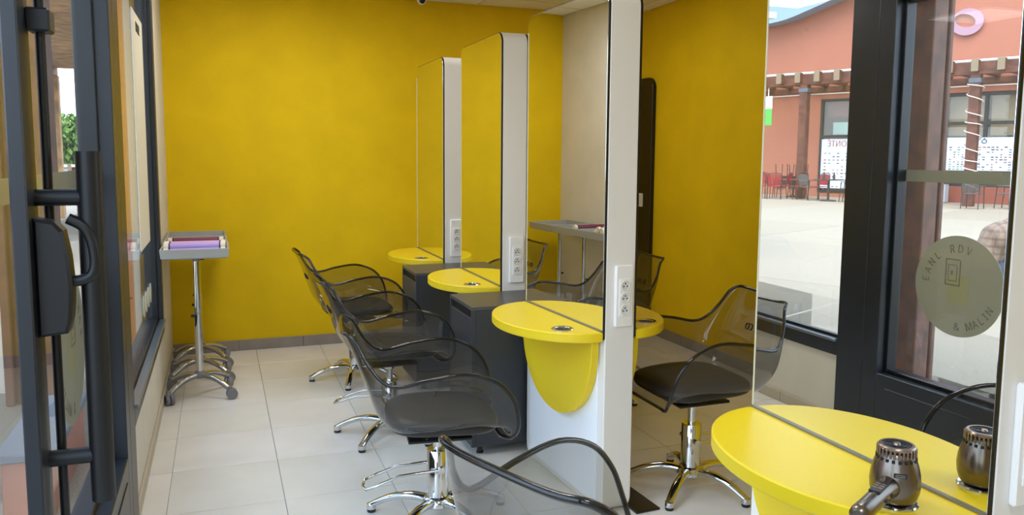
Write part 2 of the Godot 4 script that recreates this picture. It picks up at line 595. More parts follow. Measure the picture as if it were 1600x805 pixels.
func build_shopfront() -> void:
	var xg := XW - 0.085
	var xw := XW - 0.032
	# window of the shopfront
	var wf := new_st()
	frame_bar(wf, -5.09, -4.99, 0.385, 2.58)
	frame_bar(wf, -3.30, -3.12, 0.0, 2.58)
	frame_bar(wf, -4.99, -3.30, 0.385, 0.475)
	frame_bar(wf, -4.99, -3.30, 2.51, 2.58)
	var w1 := struct("window_1", wf, M.frame_dark)
	var bead := new_st()
	for b in [[-4.99, -4.972, 0.475, 2.51], [-3.318, -3.30, 0.475, 2.51], [-4.972, -3.318, 0.475, 0.493], [-4.972, -3.318, 2.492, 2.51]]:
		add_bx(bead, Vector3(xw - 0.012, b[2], b[0]), Vector3(xw + 0.02, b[3], b[1]), 0.002)
	obj("glazing_bead", bead, M.frame_bead, w1)
	obj("sill", bx(Vector3(XW - 0.01, 0.462, -4.99), Vector3(XW + 0.028, 0.478, -3.30), 0.003), M.aluminium, w1)
	obj("pane", bx(Vector3(xw - 0.004, 0.48, -4.985), Vector3(xw, 2.505, -3.305)), M.pane_glass, w1)
	var wf4 := new_st()
	frame_bar(wf4, -0.30, -0.22, 0.385, 2.58)
	frame_bar(wf4, 1.82, 1.9, 0.385, 2.58)
	frame_bar(wf4, -0.22, 1.82, 0.385, 0.475)
	frame_bar(wf4, -0.22, 1.82, 2.51, 2.58)
	var w4 := struct("window_4", wf4, M.frame_dark)
	obj("pane", bx(Vector3(xw - 0.004, 0.47, -0.225), Vector3(xw, 2.515, 1.825)), M.pane_glass, w4)
	# head and far jamb of the doorway
	var hd := new_st()
	frame_bar(hd, -3.12, -0.38, 2.33, 2.58)
	frame_bar(hd, -0.42, -0.30, 0.0, 2.58)
	var tr := struct("trim_1", hd, M.frame_dark)
	obj("threshold", bx(Vector3(XW - 0.10, -0.004, -3.12), Vector3(XW + 0.02, 0.012, -0.42), 0.003), M.aluminium, tr)
	# door leaf beside the window
	door_leaf("door_1", -3.118, -1.672, -3.02, -1.765, xg, true)
	# things stuck on the glass
	var s := thing("door_sticker", "round olive film disc with booking slogan stuck on the door glass", "sticker", Vector3(xg - 0.0062, 0.858, -2.672), -PI / 2)
	obj("disc", lathe(new_st(), [Vector2(0, -0.001), Vector2(0.236, -0.001), Vector2(0.236, 0.001), Vector2(0, 0.001)], 64, Transform3D(Basis(Vector3.RIGHT, PI / 2), Vector3())), M.film_disc, s)
	var pr := new_st()
	arc_words(pr, "EANL RDV", 0.175, 176.0, 74.0, 0.036, true)
	arc_words(pr, "& MALIN", 0.19, 272.0, 333.0, 0.036, false)
	obj("print", pr, M.film_print, s).set_meta("kind", "stuff")
	var ic := new_st()
	for r in [[-0.07, 0.0, 0.075, 0.12, 0.006], [-0.055, 0.02, 0.045, 0.075, 0.004]]:
		for q in [[r[0], r[1], r[2], r[4]], [r[0], r[1] + r[3], r[2], r[4]]]: add_bx(ic, Vector3(q[0], q[1], -0.0016), Vector3(q[0] + q[2], q[1] + q[3], 0.0016))
		for q in [r[0], r[0] + r[2]]: add_bx(ic, Vector3(q, r[1], -0.0016), Vector3(q + r[4], r[1] + r[3], 0.0016))
	add_bx(ic, Vector3(-0.04, 0.05, -0.0016), Vector3(-0.03, 0.07, 0.0016))
	obj("phone_outline", ic, M.film_print, s)
	obj("calendar_square", bx(Vector3(-0.06, -0.085, -0.0013), Vector3(0.06, 0.05, 0.0013)), M.film_print_pale, s)
	var b := thing("price_poster", "tall cream price list film stuck inside the shop window", "poster", Vector3(xw + 0.0015, 0.955, -4.59), -PI / 2)
	obj("sheet", bx(Vector3(-0.28, 0, -0.001), Vector3(0.28, 1.2, 0)), M.poster_film, b)
	var ink := new_st()
	lettering(ink, "SALON", 0.05, Transform3D(Basis(), Vector3(0, 1.13, -0.002)))
	var y := 1.02
	var row := 0
	while y > 0.08:
		if row in [1, 7]: add_bx(ink, Vector3(-0.29, y, -0.002), Vector3(0.29, y + 0.012, -0.001))
		else:
			var wx := 0.06 + 0.12 * rng.randf()
			add_bx(ink, Vector3(-wx - 0.06, y, -0.002), Vector3(wx - 0.06, y + 0.02, -0.001))
			if row % 2 == 0: add_bx(ink, Vector3(0.19, y, -0.002), Vector3(0.25, y + 0.02, -0.001))
		y -= 0.075
		row += 1
	obj("print", ink, M.poster_ink, b).set_meta("kind", "stuff")
	for k in 4:
		var d := thing("window_sticker", ["round white sticker low on the window, nearest the price poster's near edge", "second round white sticker low on the shop window", "third round white sticker low on the shop window", "round white sticker low on the window, nearest the back wall"][k], "sticker", Vector3(xw + 0.001, 0.67, -4.36 - 0.14 * k), -PI / 2, "round window stickers")
		obj("disc", lathe(new_st(), [Vector2(0, -0.0006), Vector2(0.055, -0.0006), Vector2(0.055, 0.0006), Vector2(0, 0.0006)], 28, Transform3D(Basis(Vector3.RIGHT, PI / 2), Vector3())), M.sticker_white, d)


func arc_words(st: SurfaceTool, text: String, r: float, a0: float, a1: float, height: float, top: bool) -> void:
	for i in text.length():
		if text[i] == " ": continue
		var a := deg_to_rad(lerpf(a0, a1, float(i) / (text.length() - 1)))
		var turn := a - PI / 2 if top else a + PI / 2
		lettering(st, text[i], height, Transform3D(Basis(Vector3(0, 0, 1), turn), Vector3(cos(a) * r, sin(a) * r, 0)), 0.0032)


func door_leaf(called: String, z0: float, z1: float, g0: float, g1: float, xg: float, active: bool) -> void:
	var st := new_st()
	frame_bar(st, z0, g0, 0.02, 2.325)
	frame_bar(st, g1, z1, 0.02, 2.325, 0.0, 0.016)
	frame_bar(st, g0, z1, 0.02, 0.365)
	frame_bar(st, g0, z1, 2.22, 2.325)
	var d := struct(called, st, M.frame_dark)
	var bead := new_st()
	for b in [[g0, g0 + 0.02, 0.365, 2.22], [g0 + 0.02, g1 - 0.02, 0.365, 0.385], [g0 + 0.02, g1 - 0.02, 2.2, 2.22]]:
		add_bx(bead, Vector3(xg - 0.012, b[2], b[0]), Vector3(minf(xg + 0.05, XW + 0.006), b[3], b[1]), 0.003)
	obj("glazing_bead", bead, M.frame_bead, d)
	obj("pane", bx(Vector3(xg - 0.004, 0.37, g0 + 0.002), Vector3(xg, 2.215, z1 - 0.002)), M.door_glass, d)
	obj("safety_strip", bx(Vector3(xg - 0.0065, 1.335, g0 + 0.02), Vector3(xg - 0.005, 1.392, z1 - 0.004)), M.film_band, d)
	obj("bottom_panel", bx(Vector3(XW + 0.011, 0.08, g0 + 0.06), Vector3(XW + 0.016, 0.30, g1 - 0.06), 0.002), M.frame_dark, d)
	if not active: return
	for sx in [XW + 0.105, XW - 0.205]:
		var h := new_st()
		tube(h, [Vector3(sx, 0.745, -1.745), Vector3(sx, 1.452, -1.745)], 0.0225, 18)
		for y in [0.84, 1.362]: tube(h, [Vector3(XW + 0.01 if sx > XW else XW - 0.10, y, -1.745), Vector3(sx, y, -1.745)], 0.0165, 14)
		obj("pull_handle", h, M.lock_black, d)
	var bp := PackedVector2Array([Vector2(0, 1.095), Vector2(0.05, 1.10), Vector2(0.058, 1.13), Vector2(0.062, 1.19), Vector2(0.058, 1.25), Vector2(0.05, 1.30), Vector2(0.035, 1.318), Vector2(0, 1.325)])
	obj("lock_case", prism(new_st(), bp, 0.055, Transform3D(Basis(), Vector3(XW + 0.012, 0, -1.728)), 0.006), M.lock_black, d)
	var lv := smooth_path([Vector3(XW + 0.06, 1.2, -1.728), Vector3(XW + 0.085, 1.2, -1.728), Vector3(XW + 0.105, 1.21, -1.728), Vector3(XW + 0.112, 1.235, -1.728), Vector3(XW + 0.108, 1.275, -1.728), Vector3(XW + 0.095, 1.305, -1.728), Vector3(XW + 0.068, 1.322, -1.728)], 4)
	obj("lever", tube(new_st(), lv, 0.011, 12), M.lock_black, d)
	obj("lock_rod", tube(new_st(), [Vector3(XW + 0.03, 0.1, -1.768), Vector3(XW + 0.03, 2.3, -1.768)], 0.009, 12), M.lock_black, d)
	for y in [0.45, 1.70]: obj("rod_guide", bx(Vector3(XW + 0.01, y - 0.022, -1.795), Vector3(XW + 0.052, y + 0.022, -1.74), 0.004), M.lock_black, d)


# ---------------------------------------------------------------- mirror stations
func make_station(label: String) -> Node3D:
	# origin on the floor at the middle of the station; long side along z, mirrors face -x and +x
	var s := thing("mirror_station", label, "mirror station", Vector3.ZERO, 0, "double-sided mirror stations")
	var T := MR - ML
	var W := 0.73
	var H := 2.085
	var yz := Basis(Vector3(0, 0, -1), Vector3(0, 1, 0), Vector3(1, 0, 0))      # outline x runs along -z, thickness along x
	obj("panel_core", prism(new_st(), round_rect(W, H, 0.06, 8, Vector2(0, H / 2)), T - 0.02, Transform3D(yz, Vector3()), 0.004), M.station_white, s)
	var sh := 0.755                         # top of the shelf
	var half := []
	for k in 33: half.append(Vector2(-0.365 * cos(PI * k / 32.0), 0.287 * pow(sin(PI * k / 32.0), 0.97)))
	for side in [-1.0, 1.0]:
		var up := Transform3D(yz, Vector3(side * (T / 2 - 0.006), 0, 0))
		var back := round_rect(W - 0.002, H - sh + 0.03, 0.06, 8, Vector2(0, (H + sh - 0.03) / 2), true)
		obj("black_backing", prism(new_st(), back, 0.008, up), M.black_edge, s)
		var face := round_rect(W - 0.008, H - sh + 0.012, 0.057, 8, Vector2(0, (H + sh - 0.012) / 2 - 0.003), true)
		var mi := obj("mirror", prism(new_st(), face, 0.005, Transform3D(yz, Vector3(side * (T / 2 - 0.0025), 0, 0)), 0.0005), M.mirror, s)
		obj("glint_strip", bx(Vector3(-0.0012, sh, -W / 2 + 0.0035), Vector3(0.0012, H - 0.075, -W / 2 + 0.0075), 0.0004), M.edge_glint, s).position.x = side * (T / 2 + 0.0005)  # thin pale strip drawn as the glint on the far edge
		obj("lower_panel", prism(new_st(), round_rect(W - 0.09, sh - 0.075, 0.006, 3, Vector2(0, 0.03 + (sh - 0.075) / 2)), 0.006, Transform3D(yz, Vector3(side * (T / 2 - 0.007), 0, 0)), 0.001), M.panel_daylit_white, s)
		# half-round shelf
		var poly := PackedVector2Array(half)
		var flat := Transform3D(Basis(Vector3(0, 0, -side), Vector3(side, 0, 0), Vector3(0, 1, 0)), Vector3(side * T / 2, sh - 0.02, 0))
		if flat.basis.determinant() < 0: flat.basis.x = -flat.basis.x
		var shelf := obj("shelf", prism(new_st(), poly, 0.04, flat, 0.004), M.shelf_yellow, s)
		obj("mirror_channel", bx(Vector3(-0.003, 0, -W / 2 + 0.004), Vector3(0.003, 0.006, W / 2 - 0.004)), M.channel, s).position = Vector3(side * (T / 2 + 0.003), sh, 0)
		var gz := 0.25
		var gr := lathe(new_st(), [Vector2(0.031, 0.0), Vector2(0.046, 0.0), Vector2(0.046, 0.003), Vector2(0.043, 0.005), Vector2(0.033, 0.004), Vector2(0.031, 0.0)], 32, Transform3D(Basis(), Vector3(side * (T / 2 + 0.12), sh, gz)))
		obj("holder_ring", gr, M.chrome, shelf)
		obj("holder_cup", lathe(new_st(), [Vector2(0, 0.0008), Vector2(0.033, 0.0008), Vector2(0.033, 0.0015), Vector2(0, 0.0015)], 28, Transform3D(Basis(), Vector3(side * (T / 2 + 0.12), sh, gz))), M.hole_black, shelf)
		for hz in [-0.33, 0.22]:
			var hk := new_st()
			tube(hk, [Vector3(side * (T / 2 + 0.02), sh - 0.04, hz), Vector3(side * (T / 2 + 0.02), sh - 0.055, hz), Vector3(side * (T / 2 + 0.06), sh - 0.056, hz), Vector3(side * (T / 2 + 0.065), sh - 0.046, hz)], 0.004, 8)
			obj("hook", hk, M.steel, s)
		# curved tongue that carries the shelf
		var tongue := PackedVector2Array()
		for k in 25:
			var a := PI * k / 24.0
			tongue.append(Vector2(0.335 * cos(a) , sh - 0.045 - 0.375 * pow(sin(a), 0.85)))
		obj("shelf_bracket", prism(new_st(), tongue, 0.035, Transform3D(yz, Vector3(side * (T / 2 + 0.0145), 0, 0)), 0.003), M.shelf_yellow, s)
	# three-gang socket plate on the edge towards the room
	var pl := obj("socket_plate", prism(new_st(), round_rect(0.082, 0.248, 0.008, 4, Vector2(0.01, 0.898)), 0.016, Transform3D(Basis(), Vector3(0, 0, W / 2 + 0.008)), 0.004), M.socket_white, s)
	obj("socket_insert", prism(new_st(), round_rect(0.052, 0.152, 0.005, 3, Vector2(0.01, 0.892)), 0.004, Transform3D(Basis(), Vector3(0, 0, W / 2 + 0.0175)), 0.001), M.socket_white, pl)
	for k in 3:
		var c := Vector3(0.01, 0.892 + 0.049 * (k - 1), W / 2 + 0.0195)
		var face_out := Transform3D(Basis(Vector3.RIGHT, PI / 2), c)
		obj("socket", lathe(new_st(), [Vector2(0.0, 0.0008), Vector2(0.0165, 0.0008), Vector2(0.0175, 0.0028), Vector2(0.0205, 0.0028), Vector2(0.0215, 0.0)], 26, face_out), M.socket_recess, pl)
		var holes := new_st()
		for h in [Vector2(-0.008, -0.003), Vector2(0.008, -0.003), Vector2(0.0, 0.008)]:
			lathe(holes, [Vector2(0, 0.0), Vector2(0.0032, 0.0), Vector2(0.0032, 0.0016), Vector2(0, 0.0016)], 10, Transform3D(Basis(Vector3.RIGHT, PI / 2), c + Vector3(h.x, h.y, 0.0)))
		obj("socket_holes", holes, M.hole_black, pl)
	obj("floor_plate", bx(Vector3(T / 2 - 0.01, 0.0005, -W / 2 + 0.02), Vector3(T / 2 + 0.105, 0.010, W / 2 + 0.05), 0.003), M.black_edge, s)
	return s


# ---------------------------------------------------------------- salon chairs
var shell_c := [Vector2(0.227, 0.383), Vector2(0.244, 0.399), Vector2(0.242, 0.420), Vector2(0.208, 0.436), Vector2(0.126, 0.437), Vector2(0.019, 0.427), Vector2(-0.097, 0.420), Vector2(-0.184, 0.438), Vector2(-0.242, 0.498), Vector2(-0.276, 0.582), Vector2(-0.308, 0.677), Vector2(-0.337, 0.755), Vector2(-0.368, 0.818)]
var shell_r := [Vector3(0.232, 0.384, 0.126), Vector3(0.254, 0.399, 0.193), Vector3(0.269, 0.440, 0.237), Vector3(0.266, 0.503, 0.263), Vector3(0.242, 0.577, 0.278), Vector3(0.179, 0.645, 0.287), Vector3(0.068, 0.682, 0.290), Vector3(-0.068, 0.669, 0.290), Vector3(-0.174, 0.648, 0.282), Vector3(-0.232, 0.666, 0.263), Vector3(-0.281, 0.724, 0.234), Vector3(-0.315, 0.792, 0.203), Vector3(-0.347, 0.844, 0.179)]


func pick(a: Array, t: float):
	var x := clampf(t, 0, 1) * (a.size() - 1)
	var i := mini(int(x), a.size() - 2)
	return a[i].cubic_interpolate(a[i + 1], a[maxi(i - 1, 0)], a[mini(i + 2, a.size() - 1)], x - i)


func shell_at(u: float, v: float) -> Vector3:
	var t := absf(u)
	v += 0.05 * pow(1.0 - v, 9) * pow(t, 5) - 0.075 * pow(v, 11) * pow(t, 6)      # rounded corners
	var c: Vector2 = pick(shell_c, v)
	var r: Vector3 = pick(shell_r, v)
	var f := pow(sin(t * PI / 2), 0.78)
	var g := pow(t, 3.0)
	return Vector3(lerpf(c.x, r.x, g), lerpf(c.y, r.y, g), signf(u) * r.z * f)


func make_chair(label: String, group: String) -> Node3D:
	var s := thing("salon_chair", label, "salon chair", Vector3.ZERO, 0, group)
	var NU := 36
	var NV := 56
	var st := new_st()
	for i in NU:
		for j in NV:
			var u0 := -1.0 + 2.0 * i / NU
			var u1 := -1.0 + 2.0 * (i + 1) / NU
			var v0 := float(j) / NV
			var v1 := float(j + 1) / NV
			quad(st, shell_at(u0, v0), shell_at(u1, v0), shell_at(u1, v1), shell_at(u0, v1), 1)
	var shell := obj("shell", st, M.smoked_acrylic, s)
	var rim := []
	for j in 57: rim.append(shell_at(1, j / 56.0))
	for i in range(1, 24): rim.append(shell_at(1 - i / 12.0, 1))
	for j in 57: rim.append(shell_at(-1, 1 - j / 56.0))
	for i in range(1, 24): rim.append(shell_at(-1 + i / 12.0, 0))
	obj("rim", tube(new_st(), rim, 0.0072, 8, true), M.acrylic_rim, shell)
	# seat cushion: a thick pad with rounded edges that fills the bowl of the shell
	var cu := new_st()
	var A := 20
	var B := 44
	var pad := []
	for i in A + 1:
		var th := -PI / 2 + PI * i / A
		var row := []
		for j in B:
			var ph := TAU * j / B
			var wide := pow(absf(cos(th)), 0.32)
			var cx := signf(cos(ph)) * pow(absf(cos(ph)), 0.55)
			var cz := signf(sin(ph)) * pow(absf(sin(ph)), 0.55)
			row.append(Vector3(0.012 + 0.215 * wide * cx, 0.453 + 0.036 * signf(sin(th)) * pow(absf(sin(th)), 0.75) + 0.012 * maxf(cx, 0) * -1 * wide, 0.218 * wide * cz))
		pad.append(row)
	for i in A:
		for j in B: quad(cu, pad[i][(j + 1) % B], pad[i][j], pad[i + 1][j], pad[i + 1][(j + 1) % B], 1)
	obj("seat_cushion", cu, M.cushion_vinyl, s)
	# print on the outside of the backrest
	var lg := new_st()
	var at := shell_at(0, 0.82)
	var dn := (shell_at(0, 0.78) - shell_at(0, 0.86)).normalized()
	var out_ := Vector3(0, 0, 1).cross(dn).normalized()
	if out_.x > 0: out_ = -out_
	var bs := Basis((-dn).cross(out_).normalized(), -dn, out_)
	var t0 := Transform3D(bs, at + out_ * 0.001)
	lettering(lg, "&", 0.034, t0 * Transform3D(Basis(), Vector3(-0.034, 0, 0)), 0.006)
	lettering(lg, "CO", 0.03, t0 * Transform3D(Basis(), Vector3(0.026, 0, 0)), 0.006)
	var ringp := []
	for k in 28: ringp.append(t0 * Vector3(-0.034 + 0.029 * cos(TAU * k / 28), 0.029 * sin(TAU * k / 28), 0))
	tube(lg, ringp, 0.003, 6, true)
	obj("logo_print", lg, M.logo_black, shell).set_meta("kind", "stuff")
	# mechanism and base
	obj("seat_plate", box(new_st(), Vector3(0.25, 0.012, 0.2), Vector3(0.0, 0.372, 0), 0.003), M.black_plastic, s)
	var br := new_st()
	box(br, Vector3(0.10, 0.035, 0.10), Vector3(0.0, 0.395, 0), 0.006)
	lathe(br, [Vector2(0, 0.335), Vector2(0.028, 0.335), Vector2(0.03, 0.345), Vector2(0.03, 0.366), Vector2(0, 0.366)], 20)
	obj("seat_mount", br, M.chrome, s)
	obj("gas_column", lathe(new_st(), [Vector2(0, 0.15), Vector2(0.017, 0.15), Vector2(0.017, 0.345), Vector2(0, 0.345)], 20), M.chrome, s)
	obj("pump_cylinder", lathe(new_st(), [Vector2(0, 0.075), Vector2(0.043, 0.075), Vector2(0.043, 0.282), Vector2(0.040, 0.287), Vector2(0.02, 0.288), Vector2(0, 0.288)], 28), M.chrome, s)
	var base := Node3D.new()
	base.name = "star_base"
	s.add_child(base)
	obj("hub", lathe(new_st(), [Vector2(0, 0.05), Vector2(0.05, 0.05), Vector2(0.062, 0.06), Vector2(0.062, 0.075), Vector2(0.052, 0.092), Vector2(0.043, 0.097), Vector2(0, 0.097)], 28), M.chrome, base)
	for k in 5:
		var d := Vector3.RIGHT.rotated(Vector3.UP, TAU * k / 5)
		var pts := smooth_path([d * 0.04 + Vector3(0, 0.075, 0), d * 0.11 + Vector3(0, 0.083, 0), d * 0.19 + Vector3(0, 0.070, 0), d * 0.25 + Vector3(0, 0.045, 0), d * 0.287 + Vector3(0, 0.025, 0)], 4)
		var rad := []
		for i in pts.size(): rad.append(lerpf(0.024, 0.0165, float(i) / (pts.size() - 1)))
		obj("leg", tube(new_st(), pts, rad, 14, false, 0.72), M.chrome, base)
		var f := lathe(new_st(), [Vector2(0, 0.0), Vector2(0.017, 0.0), Vector2(0.018, 0.004), Vector2(0.018, 0.014)], 16, Transform3D(Basis(), d * 0.279))
		obj("foot_pad", f, M.black_plastic, base)
		obj("leg_end", lathe(new_st(), [Vector2(0.0, 0.0135), Vector2(0.0195, 0.0135), Vector2(0.0205, 0.02), Vector2(0.0185, 0.034), Vector2(0.0, 0.04)], 16, Transform3D(Basis(), d * 0.279)), M.chrome, base)
	var pd := new_st()
	var bar := [Vector3(0.01, 0.215, 0.05), Vector3(-0.16, 0.205, 0.052), Vector3(-0.235, 0.178, 0.055), Vector3(-0.285, 0.16, 0.05), Vector3(-0.295, 0.157, 0.0), Vector3(-0.285, 0.16, -0.05), Vector3(-0.235, 0.178, -0.055), Vector3(-0.16, 0.205, -0.052), Vector3(0.01, 0.215, -0.05)]
	tube(pd, bar, 0.006, 10)
	for sz in [-1, 1]: tube(pd, [Vector3(0.008, 0.215, sz * 0.04), Vector3(0.008, 0.215, sz * 0.062)], 0.013, 14)
	obj("pump_pedal", pd, M.chrome, s)
	return s


func place_base(chair: Node3D, deg: float) -> void:
	(chair.get_node("star_base") as Node3D).rotation_degrees.y = deg


# ---------------------------------------------------------------- other furniture
func make_cabinet(label: String, at: Vector3) -> Node3D:
	var s := thing("storage_cabinet", label, "cabinet", at, 0, "anthracite cabinets between the stations")
	var w := 0.72
	var d := 0.378
	var top := 0.735
	var bt := 0.05
	obj("body", bx(Vector3(-w / 2 + 0.02, bt, -d / 2), Vector3(w / 2 - 0.02, top - 0.018, d / 2), 0.002), M.anthracite, s)
	obj("top", bx(Vector3(-w / 2, top - 0.018, -d / 2 - 0.001), Vector3(w / 2, top, d / 2 + 0.001), 0.0015), M.anthracite_top_sheen, s)
	for side in [-1.0, 1.0]:
		var door := bx(Vector3(-0.009, bt, -d / 2 + 0.018), Vector3(0.009, top - 0.058, d / 2 - 0.018), 0.002)
		var dn := obj("door", door, M.anthracite, s)
		dn.position.x = side * (w / 2 - 0.010)
		obj("door_grip", bx(Vector3(-0.004, top - 0.054, -d / 2 + 0.02), Vector3(0.004, top - 0.022, d / 2 - 0.02)), M.hole_black, s).position.x = side * (w / 2 - 0.017)
		for e in [-1.0, 1.0]: obj("side_edge", bx(Vector3(-0.010, bt, e * (d / 2 - 0.009) - 0.009), Vector3(0.010, top - 0.018, e * (d / 2 - 0.009) + 0.009), 0.001), M.anthracite, s).position.x = side * (w / 2 - 0.010)
	for x in [-1, 1]:
		for z in [-1, 1]:
			obj("foot", lathe(new_st(), [Vector2(0, 0), Vector2(0.018, 0), Vector2(0.018, 0.008), Vector2(0.014, 0.012), Vector2(0.014, bt), Vector2(0, bt)], 14, Transform3D(Basis(), Vector3(x * (w / 2 - 0.06), 0, z * (d / 2 - 0.06)))), M.black_plastic, s)
	return s


func make_trolley(label: String, at: Vector3) -> Node3D:
	var s := thing("salon_trolley", label, "trolley", at, 0, "nested tray trolleys in the corner")
	# tray: a shallow open box with flared ends
	var tw := 0.185
	var td := 0.185
	var tr := new_st()
	var lo := 0.846
	var hi := 0.906
	var ring := func(hx: float, hz: float, y: float) -> Array: return [Vector3(-hx, y, -hz), Vector3(-hx, y, hz), Vector3(hx, y, hz), Vector3(hx, y, -hz)]
	var loops := [ring.call(tw - 0.02, td - 0.02, lo), ring.call(tw - 0.006, td - 0.004, lo + 0.008), ring.call(tw, td, hi - 0.004), ring.call(tw - 0.002, td - 0.002, hi), ring.call(tw - 0.010, td - 0.010, hi - 0.001), ring.call(tw - 0.014, td - 0.014, lo + 0.012), ring.call(tw - 0.024, td - 0.024, lo + 0.010)]
	for i in loops.size() - 1:
		for k in 4:
			var l := (k + 1) % 4
			quad(tr, loops[i][k], loops[i][l], loops[i + 1][l], loops[i + 1][k])
	quad(tr, loops[0][3], loops[0][2], loops[0][1], loops[0][0])
	quad(tr, loops[-1][0], loops[-1][1], loops[-1][2], loops[-1][3])
	obj("tray", tr, M.grey_plastic, s)
	obj("tray_socket", lathe(new_st(), [Vector2(0, 0.815), Vector2(0.022, 0.815), Vector2(0.032, 0.838), Vector2(0.032, 0.847), Vector2(0, 0.847)], 18), M.caster_grey, s)
	obj("clamp_screw", lathe(new_st(), [Vector2(0, 0), Vector2(0.009, 0), Vector2(0.009, 0.025), Vector2(0, 0.025)], 12, Transform3D(Basis(Vector3(0, 0, 1), -PI / 2), Vector3(0.02, 0.828, 0))), M.black_plastic, s)
	var po := new_st()
	lathe(po, [Vector2(0, 0.13), Vector2(0.0205, 0.13), Vector2(0.0205, 0.50), Vector2(0.0175, 0.503), Vector2(0.0175, 0.82), Vector2(0, 0.82)], 20)
	obj("pole", po, M.chrome, s)
	obj("height_knob", lathe(new_st(), [Vector2(0, 0), Vector2(0.008, 0), Vector2(0.008, 0.02), Vector2(0, 0.02)], 12, Transform3D(Basis(Vector3(0, 0, 1), PI / 2), Vector3(-0.018, 0.485, 0))), M.black_plastic, s)
	obj("hub", lathe(new_st(), [Vector2(0, 0.108), Vector2(0.024, 0.108), Vector2(0.030, 0.118), Vector2(0.030, 0.138), Vector2(0.024, 0.15), Vector2(0.017, 0.154), Vector2(0, 0.154)], 20), M.caster_grey, s)
	for q in [[-1, 1], [1, 1], [-1, -1], [1, -1]]:
		var e := Vector3(q[0] * 0.165, 0, q[1] * 0.138)
		var pts := smooth_path([e * 0.1 + Vector3(0, 0.130, 0), e * 0.42 + Vector3(0, 0.124, 0), e * 0.75 + Vector3(0, 0.098, 0), e * 0.98 + Vector3(0, 0.068, 0)], 5)
		obj("leg", tube(new_st(), pts, 0.0145, 12, false, 0.7), M.chrome, s)
		var under := []
		for p in pts: under.append(p - Vector3(0, 0.010, 0))
		obj("leg_underside", tube(new_st(), under, 0.0135, 8, false, 0.8), M.caster_grey, s)
		var ca := Node3D.new()
		ca.name = "caster"
		s.add_child(ca, true)
		ca.position = e
		ca.rotation.y = q[0] * 0.7 + q[1]
		obj("swivel", lathe(new_st(), [Vector2(0, 0.05), Vector2(0.013, 0.05), Vector2(0.014, 0.075), Vector2(0.008, 0.08), Vector2(0, 0.08)], 14), M.caster_grey, ca)
		for w in [-1, 1]: obj("wheel", lathe(new_st(), [Vector2(0, -0.008), Vector2(0.029, -0.010), Vector2(0.032, -0.005), Vector2(0.032, 0.005), Vector2(0.029, 0.010), Vector2(0, 0.008)], 20, Transform3D(Basis(Vector3(0, 0, 1), PI / 2), Vector3(w * 0.013, 0.032, 0.012))), M.caster_grey, ca)
		var hood := new_st()
		tube(hood, [Vector3(-0.014, 0.056, 0.002), Vector3(0.014, 0.056, 0.002)], 0.017, 12)
		obj("hood", hood, M.caster_grey, ca)
	return s


func make_roller(label: String, color: String, at: Vector3, length: float, r: float, ends: String, group: String) -> Node3D:
	var s := thing("hair_roller", label, "hair roller", at, 0, group)
	var tub := Transform3D(Basis(Vector3(0, 0, 1), PI / 2), Vector3())
	obj("barrel", lathe(new_st(), [Vector2(0, -length / 2), Vector2(r, -length / 2), Vector2(r, length / 2), Vector2(0, length / 2)], 18, tub), M[color], s)
	for e in [-1.0, 1.0]:
		obj("end_cap", lathe(new_st(), [Vector2(0, -0.012), Vector2(r * 1.12, -0.012), Vector2(r * 1.16, 0.0), Vector2(r * 1.12, 0.012), Vector2(0, 0.012)], 18, Transform3D(tub.basis, Vector3(e * (length / 2 + 0.012), 0, 0))), M[ends], s)
		obj("elastic", lathe(new_st(), [Vector2(r * 1.01, -0.003), Vector2(r * 1.06, -0.003), Vector2(r * 1.06, 0.003), Vector2(r * 1.01, 0.003)], 16, Transform3D(tub.basis, Vector3(e * (length / 2 - 0.006), 0, 0))), M.roller_black, s)
	return s


